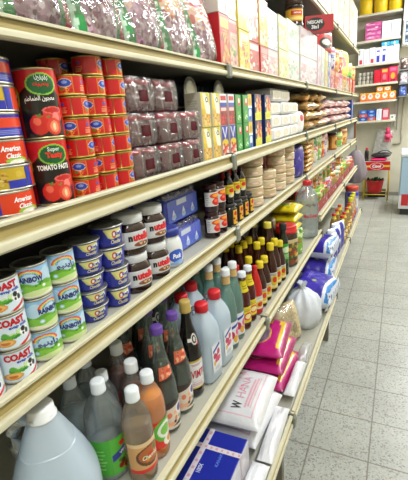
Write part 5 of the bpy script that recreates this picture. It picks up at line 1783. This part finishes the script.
def diaper(seed):
    a = Art(110, 90, '#e0e4ee', 1.3)
    a.poly([(.0, .14), (.0, .94), (1, .94), (1, .70), (1, .24), (.55, .10)], '#3a2ea0')
    a.ell(.45, .60, .46, .32, '#4334b0').below(lambda u: .24 - .16 * (u - .2) ** 2 * 2, '#e6eaf2').below(lambda u: .18 - .16 * np.abs(u - .2), '#2f86d0').below(lambda u: .08 - .10 * np.abs(u - .3), '#e4e8f0').rect(.90, 0, 1, 1, '#e6eaf2')
    a.ell(.35, .52, .055, .06, '#9aa83a').ell(.35, .52, .035, .04, '#c8c86a').blobs(7, .55, .60, .9, .8, ['#5a48c0', '#4a3ab8'], .02, .05, 4)
    a.rect(.0, .93, 1, 1, '#e8ecf4').poly([(.1, .95), (.35, 1), (.3, .93)], '#3a8ad0').lines(2, .4, .66, .8, .76, '#8a7ed0', 4)
    t = thing('wrapped_pack')
    g = G()
    w_, d_, h_ = .30, .24, .155
    f = pillow(g, w_, d_, h_, a, Art(110, 90, '#dfe4ee'), seed, .005, True, 4.2)
    obj('wrapper', g, M['bag'], t)
    # printed skirt on the aisle side
    b = Art(60, 24, '#e2e6f0', 2.5)
    for q in range(6):
        b.poly([(.04 + q * .16, .15), (.10 + q * .16, .85), (.15 + q * .16, .85), (.09 + q * .16, .15)], ['#3a2ea0', '#3a8ad0'][q % 2])
    b.blobs(10, .02, .1, .98, .9, ['#e8ecf4', '#4a40b0'], .015, .03, seed)
    g = G()
    def side(x, y):
        u = np.clip(np.abs(2 * x / w_), 0, 1)
        v = np.clip(np.abs(2 * y), 0, 1)
        return np.stack([d_ / 2 * (1 - u ** 8 * .25) * (1 - v ** 3 * .10) + .001 + 0 * x, x, h_ / 2 + y * h_ * .78], -1)
    sheet(g, side, -w_ * .47, w_ * .47, -.5, .5, b)
    obj('side_print', g, M['bag'], t, 'white side with blue and violet dashes')
    return t
k = diaper(121)
put(k, (.085, 2.232, SE + .016), 'violet and white wrapped pack, nearest one, behind the tied grey bag', 'pack', 'violet wrapped packs', rot=(0, .12, -.06))
put(k, (.035, 2.585, SE + .020), 'violet and white wrapped pack, second one along, lower of two', 'pack', 'violet wrapped packs', rot=(0, .10, .04))
put(k, (.045, 2.60, SE + .190), 'violet and white wrapped pack lying on top of the second one', 'pack', 'violet wrapped packs', rz=-.05, sc=(1, 1, .8))
a = Art(60, 60, '#dfe6ee', .8).blobs(12, .1, .1, .9, .9, ['#3a34b0', '#3a8ad4', '#eef2f6', '#5ab0e0'], .06, .12, 8).poly([(.5, 0), (.9, 0), (.7, 1), (.45, 1)], '#3a34a8').rect(.0, .4, .3, .7, '#2f9ad0')
k = packet('washing_powder', .17, .24, .075, a, '#2f8ad0', 125, False, .004, 'bag', 3.)
for y, x, s in ((2.90, .075, 'nearest, beside the violet packs'), (3.09, .075, 'middle one'), (3.28, .08, 'next to the oil bottles')):
    put(k, (x, y, SE), f'blue and white washing powder packet, {s}', 'packet', 'washing powder packets', rz=-.45)
k = cooking_oil()
OB = [(.098, 3.44), (.098, 3.57), (.098, 3.76), (.098, 3.93), (.02, 3.50), (.02, 3.68), (.02, 3.86)]
for j, (x, y) in enumerate(OB):
    put(k, (x, y, SE), f'cooking oil bottle with red cap, {["first", "second", "third", "last"][j] if j < 4 else ["first", "second", "third"][j - 4]} in the {"front" if j < 4 else "rear"} row', 'bottle', 'cooking oil bottles', -.6)
yb = bottle('yellow_cap_bottle', [(.030, 0), (.036, .004), (.037, .012), (.037, .16), (.034, .185), (.024, .21), (.016, .222), (.016, .235)], (.022, .225, .27), '#d8d02a', body='plastic', bodyc='#b89a7a',
            art=Art(30, 30, '#c8b8a0').ell(.5, .5, .3, .3, '#d8702a').rect(0, 0, 1, .2, '#5a4ab0'), lz=(.03, .14))
for j, y in enumerate((4.11, 4.25, 4.39)):
    put(yb, (.092, y, SE), f'brownish bottle with a yellow cap, {["first", "second", "third"][j]} after the oil bottles', 'bottle', 'yellow-capped bottles', -.6)
put(jar('powder_tub', .072, .30, '#8a84b8', '#c8442e', Art(40, 40, '#9a94c0').rect(0, .84, 1, 1, '#3038b8').ell(.5, .45, .3, .25, '#d8d4e4'), (.05, .78), 1.5, 'plastic', None, 'orange red lid', .92), (.055, 4.60, SE), 'tall mauve tub with an orange red lid at the end of the lowest shelf', 'tub', rz=-.6)

# ================================================================== end of the run and the back of the shop
# grey cloth sack hanging from the shelf end
t = thing('hanging_sack')
g = G()
n, V, F = 30, [], []
pr = [(.020, .0), (.05, -.02), (.085, -.07), (.11, -.14), (.125, -.22), (.13, -.29), (.115, -.35), (.07, -.385), (.0, -.395)]
for j, (r, z) in enumerate(pr):
    for i in range(n):
        th = 2 * PI * i / n
        q = 1 + .06 * math.sin(6 * th + z * 20) + .04 * math.sin(11 * th)
        V.append((max(r, .001) * q * math.cos(th), max(r, .001) * 1.15 * q * math.sin(th), z))
for j in range(len(pr) - 1):
    for i in range(n):
        F.append(((j + 1) * n + i, (j + 1) * n + (i + 1) % n, j * n + (i + 1) % n, j * n + i))
g.add(V, F, srgb('#8a8086'))
obj('sack', g, M['cloth'], t)
g = G()
tube(g, [(0, 0, -.02), (0, .01, .03), (0, 0, .062)], .005, 8, '#7a7076')
obj('loop', g, M['cloth'], t)
t.location = (.045, 5.02, 1.09 - .068)
tag(t, 'grey cloth sack hanging below the end of the spread shelf', 'sack')
t = thing('white_bag')
g = G()
pillow(g, .20, .30, .08, Art(30, 30, '#d8dadc'), '#d0d2d4', 131, .008, False, 2.2)
obj('bag', g, M['bag'], t)
put(t, (-.05, 5.10, .0), 'white plastic bag standing on the floor below the shelf end', 'bag')

# wall shelves at the back
WS = {'1': 2.84, '2': 2.475, '3': 2.135, '4': 1.845, '5': 1.585, '6': 1.282}
wd = thing('wall_shelving')
wd.location = (-.30, 7.4, 0)
o_ = Vector((.30, -7.4, 0))
for k_, z in WS.items():
    ye = 7.10
    obj('shelf_board', rbox(G(), -.62, .425, ye, 7.395, z - .032, z, .002, '#cfcab6').xf(Matrix.Translation(o_)), M['steel'], wd)
for x in (-.60, .405):
    obj('side_standard', rbox(G(), x, x + .02, 7.372, 7.398, 1.15, 3.2, .001, '#bdb8a6').xf(Matrix.Translation(o_)), M['steel'], wd)
tag(wd, 'cream wall shelves full of packets on the back wall', 'shelf')
YB = 7.125   # front of the goods on the wall shelves
def wbox(name, x0, x1, z0, h, col, art, label, group=None, d=.20, decor=None):
    """box on the wall shelves, printed side towards the aisle (-Y)"""
    t = thing(name)
    w_ = x1 - x0
    rbox_ = rbox(G(), -w_ / 2 + .001, w_ / 2 - .001, 0, d, 0, h, .002, col)
    obj('carton', rbox_, M['paper'], t)
    g = G()
    sheet(g, flat((0, -.0008, 0), (1, 0, 0), (0, 0, 1)), -w_ / 2 + .002, w_ / 2 - .002, .002, h - .002, art)
    obj('print', g, M['gloss'], t)
    t.location = ((x0 + x1) / 2, YB, z0)
    return tag(t, label, 'box', group)
def jarw(x, z, r, h, col, lid, label, group):
    t = thing('yellow_tub')
    g = G()
    lathe(g, [(r * .92, 0), (r, .006), (r, h * .86), (r * .97, h * .88)], 28, col)
    obj('tub', g, M['plastic'], t)
    g = G()
    lathe(g, [(r * 1.02, h * .87), (r * 1.03, h * .98), (r * .97, h), (0, h)], 28, lid)
    obj('lid', g, M['plastic'], t)
    t.location = (x, YB + r + .01, z)
    return tag(t, label, 'tub', group)
for i, x in enumerate((-.085, .125, .325)):
    jarw(x, WS['1'], .095, .26, '#f2cc22', '#f2d444', f'large yellow tub on the top wall shelf, {["left one by the shelf end", "middle one", "right one"][i]}', 'yellow tubs on the wall shelf')
pinkart = lambda s: Art(24, 12, '#c8589a', 2).blobs(8, .05, .1, .95, .9, ['#e08ab8', '#a83a7a', '#f0c0d8', '#d870a8'], .05, .12, s).rect(.1, .4, .6, .6, '#e8a8cc')
for i in range(4):
    wbox('pink_box', -.075, .150, WS['2'] + i * .062, .060, '#c8589a', pinkart(i), f'pink box, {od(i, 4)} of the pile on the second wall shelf', 'pink boxes on the wall shelf')
wa = lambda c1, c2, s: Art(24, 30, '#e4e6ee', .8).blobs(5, .15, .15, .85, .7, [c1, c2, '#f2f4f8'], .08, .16, s)
for i, (x0, x1, c1) in enumerate(((.160, .285, '#8a8ac8'), (.290, .415, '#8ad0d0'))):
    wbox('white_box', x0, x1, WS['2'], .235, '#e2e4ec', wa(c1, '#c8cce0', i + 3), f'white box with {["violet", "turquoise"][i]} print beside the pink boxes', 'white boxes on the wall shelf')
for i in range(7):
    x = -.165 + i * .083
    c = ['#c83a4a', '#d8d0d8', '#c83a4a', '#3a3aa8', '#3a3aa8', '#c8ccdc', '#d0d4e0'][i]
    a = Art(16, 30, '#e6e8ee', .4).rect(.2, .05, .8, .3 if i < 3 else .8, c if i < 5 else '#dcdfe8').rect(.3, .5, .7, .7, '#f0f2f6')
    wbox('tall_carton', x, x + .080, WS['3'], .235 - .01 * (i % 2), '#e4e6ec', a, f'tall white carton, {["first", "second", "third", "fourth", "fifth", "sixth", "last"][i]} in the row on the third wall shelf', 'tall white cartons')
for i, x in enumerate((.165, .285)):
    wbox('light_blue_box', x, x + .115, WS['3'] + .2365, .055, '#4ab0e0', Art(20, 8, '#48b0e4').ell(.5, .5, .12, .4, '#d8eef8'), f'light blue box lying on the white cartons, {["nearer the shelf middle", "nearer the column"][i]}', 'light blue boxes')
for j in range(3):
    t = thing('cup_roll')
    g = G()
    for i in range(4):
        lathe(g, [(.022, 0), (.028, .05), (.030, .052), (.030, .056), (.026, .0565)], 16, '#e2ddd2', c=(-.09 + i * .06, 0))
    obj('cups', g, M['plastic'], t)
    g = G()
    rbox(g, -.12, .12, -.028, .028, .057, .060, .001, '#3c302c')
    obj('card', g, M['paper'], t)
    t.location = (-.045, YB + .07, WS['4'] + j * .061)
    tag(t, f'row of white cups with a dark card, {od(j, 3)} layer on the fourth wall shelf', 'cups', 'cup layers on the wall shelf')
for i, (x0, x1, c1, c2) in enumerate(((.080, .175, '#c81a34', '#c81a34'), (.178, .285, '#cf2440', '#e8b04a'), (.288, .410, '#d01e4a', '#e8608a'))):
    a = Art(24, 24, c1, .7).rect(.15, .75, .85, .95, c2).ell(.5, .4, .26, .2, ['#c81a34', '#b8707a', '#e8a02a'][i]).rect(.2, .05, .8, .15, ['#c81a34', '#8a2a3a', '#5a1020'][i])
    wbox('red_box', x0, x1, WS['4'], .195 + .012 * i, c1, a, f'{["plain red", "red and gold", "crimson and pink"][i]} box on the fourth wall shelf', 'red boxes on the wall shelf')
oa = lambda s: Art(24, 20, '#e8883a', 1).ell(.5, .55, .36, .32, '#f2e4d8').ell(.5, .6, .2, .16, '#e0a0a0').rect(0, 0, 1, .14, '#d8542a').rect(0, .9, 1, 1, '#f0b83a')
for i in range(5):
    x = -.115 + i * .105
    wbox('orange_box', x, x + .103, WS['5'], .125, '#e6903c', oa(i), f'orange and white box, {["first", "second", "third", "fourth", "last"][i]} in the row on the fifth wall shelf', 'orange boxes')
for i, x in enumerate((.125, .232)):
    wbox('orange_box', x, x + .10, WS['5'] + .1255, .075, '#e6a04a', oa(i + 9), f'orange box on top of the row, {["nearer the middle", "nearer the end"][i]}', 'orange boxes')
for i in range(3):
    for j in range(2):
        c = ['#2f50a8', '#c8503a', '#3a62b8'][(i + j) % 3]
        wbox('small_box', -.115 + j * .125, .005 + j * .125, WS['6'] + i * .056, .054, c, Art(20, 8, c, 2).ell(.5, .5, .25, .3, '#8ab0e0'), f'small blue or red box, {od(i, 3)} layer, {["by the shelf end", "next to the white carton"][j]}', 'small boxes on the lowest wall shelf')
wbox('white_box', .142, .220, WS['6'], .170, '#dfe4ea', Art(14, 20, '#dfe4ea').rect(.2, .1, .45, .9, '#c0cce0').rect(.55, .1, .8, .9, '#c8d2e4'), 'white carton on the lowest wall shelf')
wbox('crimson_box', .228, .325, WS['6'], .170, '#c83a52', Art(20, 24, '#c83a52').rect(.12, .25, .88, .9, '#e2b8c0').rect(.2, .05, .8, .18, '#d8404a'), 'crimson and pale pink box on the lowest wall shelf')
wbox('paper_pack', .340, .420, WS['6'], .070, '#d8d6cc', Art(10, 8, '#dddbd2').rect(.3, .3, .7, .7, '#6a7a6a'), 'small white pack at the end of the lowest wall shelf', d=.12)

# pipe and cable on the wall
t = thing('wall_pipe')
g = G()
tube(g, [(.53, 7.375, 1.75), (.53, 7.375, .95), (.525, 7.375, .91), (.50, 7.375, .885), (.40, 7.375, .875)], .013, 12, '#c2bca6')
obj('pipe', g, M['steel'], t)
g = G()
for z in (1.6, 1.1):
    rbox(g, .512, .548, 7.368, 7.40, z, z + .02, .002, '#9c9884')
obj('bracket', g, M['steel'], t)
tag(t, 'cream pipe running down the back wall beside the stand', 'pipe')

# pink glove and clear bag on the hook
t = thing('rubber_glove')
g = G()
pts = [(0, 0, 0), (0, -.004, -.05), (.002, -.006, -.10)]
tube(g, pts, [.030, .033, .040], 14, '#d83a68')
obj('cuff', g, M['plastic'], t)
g = G()
tube(g, [(.002, -.006, -.10), (.003, -.008, -.14), (.004, -.008, -.17)], [.042, .048, .040], 14, '#e0446f')
for i in range(4):
    x = -.030 + i * .022
    tube(g, [(x, -.008, -.165), (x * 1.15, -.012, -.20), (x * 1.2, -.016, -.225 - .01 * (i in (1, 2)))], [.012, .0115, .009], 10, '#e0446f')
tube(g, [(.040, -.008, -.12), (.062, -.014, -.14), (.072, -.018, -.165)], [.014, .012, .009], 10, '#e0446f')
obj('hand', g, M['plastic'], t)
t.location = (.325, 7.19, 1.155)
tag(t, 'pink rubber glove hanging under the lowest wall shelf', 'glove')
t = thing('hanging_bag')
g = G()
pillow(g, .24, .46, .09, Art(40, 60, '#eef0f2'), '#d0d2d4', 141, .010, False, 2.0)
g.xf(Matrix.Rotation(-PI / 2, 4, 'Z'))
obj('bag', g, M['bagfilm'], t)
g = G()
tube(g, [(-.02, 0, .44), (.03, 0, .52), (.07, 0, .60), (.075, 0, .585), (.05, 0, .45)], .006, 8, '#e2e2e0')
obj('handle', g, M['bagfilm'], t)
put(t, (.215, 7.28, .66), 'clear plastic bag hanging on the back wall beside the pink glove', 'bag', rot=(0, .16, 0))
t = thing('wall_hook')
g = G()
tube(g, [(.30, 7.395, 1.20), (.30, 7.27, 1.20), (.30, 7.255, 1.215)], .005, 8, '#8a887e')
obj('hook', g, M['tin'], t)
tag(t, 'metal hook under the lowest wall shelf', 'hook')

# red-skirted stand with yellow legs
t = thing('promotion_stand')
sx0, sx1, sy0, sy1 = .0, .395, 6.93, 7.22
o_ = Vector((-(sx0 + sx1) / 2, -7.05, 0))
def st(name, g, m, lab=None):
    g.xf(Matrix.Translation(o_))
    return obj(name, g, m, t, lab)
st('top', rbox(G(), sx0, sx1, sy0, sy1, .585, .603, .003, '#c8b8b0').xf(Matrix.Translation((0, 0, .04))), M['plastic'])
g = G()
rbox(g, sx0, sx1, sy0 - .012, sy0, .505, .645, .002, '#c4181f')
a = Art(90, 40, '#c61a20', 3)
a.rect(0, .36, 1, .60, '#e6c02a').ell(.5, .48, .27, .40, '#f0e8e4').ell(.5, .48, .25, .36, '#c61a20')
sheet(g, flat((0, sy0 - .0126, 0), (1, 0, 0), (0, 0, 1)), sx0 + .002, sx1 - .002, .507, .643, a)
text(g, 'Cool', flat(((sx0 + sx1) / 2, sy0 - .0136, .574), (1, 0, 0), (0, 0, 1)), 0, 0, .052, '#f4eeea', .135, .05, .2)
st('front_sign', g, M['gloss'], 'red sign with a yellow band and white lettering')
for x in (sx0 + .014, sx1 - .014):
    for y in (sy0 + .014, sy1 - .014):
        st('leg', tube(G(), [(x, y, 0), (x, y, .625)], .011, 8, '#c2a41e'), M['plastic'])
for y in (sy0 + .014, sy1 - .014):
    st('stretcher', tube(G(), [(sx0 + .014, y, .10), (sx1 - .014, y, .10)], .008, 8, '#c2a41e'), M['plastic'])
t.location = ((sx0 + sx1) / 2, 7.05, 0)
tag(t, 'yellow-legged stand with a red front sign by the back wall', 'stand')
t = thing('basin')
g = G()
lathe(g, [(.095, 0), (.105, .004), (.122, .10), (.135, .20), (.148, .205), (.150, .212), (.142, .214), (.130, .20), (.117, .10), (.10, .012), (0, .012)], 36, '#c41a1e')
obj('basin', g, M['plastic'], t)
g = G()
rr = np.random.RandomState(5)
for i in range(16):
    th, rad = rr.uniform(0, 6.28), rr.uniform(0, .09)
    x, y = rad * math.cos(th), rad * math.sin(th)
    tube(g, [(x, y, .15), (x * 1.2, y * 1.2, .215), (x * 1.4 + .01, y * 1.4, .245 + .015 * rr.rand())], [.02, .024, .006], 7, ['#1f4a2c', '#2a5a34', '#18321f'][i % 3])
obj('greens', g, M['cloth'], t, 'dark green bundle in the basin')
t.location = (.175, 7.085, .111)
tag(t, 'red round basin of dark greens under the stand', 'basin')
st_shelf = None
t = thing('black_bag')
g = G()
a = Art(40, 30, '#17171a').noise(.02, 4)
pillow(g, .30, .18, .085, a, '#131316', 151, .006, True, 2.4)
g.xf(Matrix.Rotation(-PI / 2, 4, 'Z'))
obj('bag', g, M['bag'], t)
g = G()
tube(g, [(-.05, .02, .075), (.02, .03, .115), (.10, .03, .105), (.16, .02, .06)], .008, 8, '#1c1c20')
obj('strap', g, M['bag'], t)
put(t, (.245, 7.08, .690), 'black bag lying on the pink cloth on the stand', 'bag', rz=0)
t = thing('pink_cloth')
g = G()
pillow(g, .24, .20, .045, Art(30, 30, '#d8386e'), '#c8306a', 153, .004, True, 2.6)
obj('fold', g, M['cloth'], t)
put(t, (.215, 7.075, .6435), 'folded pink cloth on the red-fronted stand', 'cloth', rz=PI / 2)
t = thing('dark_crate')
g = G()
rbox(g, -.14, .14, -.08, .08, 0, .10, .003, '#23262a')
for i in range(8):
    rbox(g, -.135 + i * .036, -.12 + i * .036, -.0815, -.0805, .02, .08, .0003, '#0e1012')
obj('crate', g, M['plastic'], t)
g = G()
rbox(g, -.145, .145, -.085, .085, .10, .115, .003, '#2c3034')
obj('rim', g, M['plastic'], t)
t = put(t, (.20, 7.245 + .055, 0), 'dark crate on the floor behind the red basin', 'crate')
# red-capped dark bottle on the small ledge at the shelf end
t = thing('spray_can')
g = G()
lathe(g, [(.030, 0), (.033, .003), (.033, .15), (.024, .175), (.020, .18)], 22, '#4a4648')
obj('can', g, M['tin'], t)
g = G()
lathe(g, [(.021, .178), (.022, .18), (.022, .215), (.018, .22), (0, .22)], 20, '#b8303a')
obj('cap', g, M['plastic'], t, 'red cap')
put(t, (.03, 7.05, .6435), 'dark spray can with a red cap at the end of the stand', 'can')

# framed board on the white column, and the newspaper rack below it
t = thing('framed_board')
g = G()
rbox(g, -.13, .13, -.02, 0, -.17, .17, .012, '#e6e4de')
obj('frame', g, M['plastic'], t)
g = G()
a = Art(40, 50, '#4a5a6e', .8)
for i in range(5):
    for j in range(6):
        a.ell(.12 + i * .19, .1 + j * .16, .08, .055, ['#8a9aae', '#2c3848', '#c0c8d0'][(i * 2 + j) % 3])
sheet(g, flat((0, -.0206, 0), (1, 0, 0), (0, 0, 1)), -.105, .105, -.145, .145, a)
obj('board', g, M['gloss'], t)
t.location = (.585, 7.119, 2.315 + .20)
tag(t, 'white framed board with a blue grey grid on the column', 'board')
t = thing('goods_rack')
o_ = Vector((-.50, -7.2, 0))
g = G()
for z in (1.62, 1.80, 2.0):
    rbox(g, .44, .80, 7.06, 7.385, z - .012, z, .001, '#8c8c86')
obj('rack_shelf', g.xf(Matrix.Translation(o_)), M['steel'], t)
g = G()
for x in (.442, .79):
    rbox(g, x, x + .01, 7.375, 7.39, 1.1, 2.2, .001, '#8c8c86')
obj('rack_post', g.xf(Matrix.Translation(o_)), M['steel'], t)
t.location = (.50, 7.2, 0)
tag(t, 'grey wire rack of small packets beside the wall shelves', 'rack')
rp = [('#4a66b8', ['#e0e6f0', '#2a3a8a', '#8aa8dc']), ('#c8d0e0', ['#3a5ab0', '#e8ecf4', '#c84a4a']), ('#5a4a48', ['#c8b0a0', '#e8e0d8', '#3a2a28']), ('#dfe4ee', ['#4a70c0', '#8ab0e0', '#c83a5a'])]
for r_, z in enumerate((1.62, 1.80, 2.0)):
    for j in range(3):
        b_, cs = rp[(r_ + j * 2) % 4]
        w_, h_ = .10, [.15, .17, .16][r_]
        t = thing('rack_packet')
        g = G()
        pillow(g, w_, h_, .05, Art(20, 24, b_, .7).blobs(12, .05, .05, .95, .95, cs, .06, .14, r_ * 3 + j), b_, 160 + r_ * 3 + j, .003, False, 2.6)
        g.xf(Matrix.Rotation(-PI / 2, 4, 'Z'))
        obj('wrapper', g, M['bag'], t)
        put(t, (.50 + j * .112, 7.12, z + .004), f'small {["blue", "white and blue", "brown", "pale"][(r_ + j * 2) % 4]} packet on the {["lowest", "middle", "highest"][r_]} grey rack shelf, {["first", "second", "third"][j]} from the left', 'packet', 'packets on the grey rack')

# chest cooler at the aisle side
t = thing('chest_cooler')
cx0, cx1, cy0, cy1, ch = .545, 1.25, 6.0, 6.75, .86
o_ = Vector((-(cx0 + cx1) / 2, -(cy0 + cy1) / 2, 0))
def cl(name, g, m, lab=None):
    g.xf(Matrix.Translation(o_))
    return obj(name, g, m, t, lab)
cl('cabinet', rbox(G(), cx0, cx1, cy0, cy1, .09, ch - .05, .012, '#a9c4d8'), M['plastic'])
cl('kick_panel', rbox(G(), cx0 - .004, cx1 + .004, cy0 - .004, cy1 + .004, .09, .28, .006, '#d8dada'), M['plastic'], 'white lower panel')
cl('top_frame', rbox(G(), cx0 - .008, cx1 + .008, cy0 - .008, cy1 + .008, ch - .05, ch, .010, '#d6dcde'), M['plastic'])
cl('sticker', rbox(G(), cx0 + .03, cx0 + .12, cy0 - .0075, cy0 - .0045, .14, .30, .001, '#c41e2a'), M['gloss'], 'red sticker')
cl('plinth', rbox(G(), cx0 + .03, cx1 - .03, cy0 + .03, cy1 - .03, 0, .09, .003, '#3a3a3a'), M['matte'])
t.location = ((cx0 + cx1) / 2, (cy0 + cy1) / 2, 0)
tag(t, 'pale blue chest cooler with a red sticker on its front', 'cooler')

# drop kinds that were prepared but not stocked
for o in [o for o in COL.objects if o.type == 'EMPTY' and not o.parent and 'label' not in o]:
    for ch in list(o.children_recursive):
        bpy.data.objects.remove(ch)
    bpy.data.objects.remove(o)
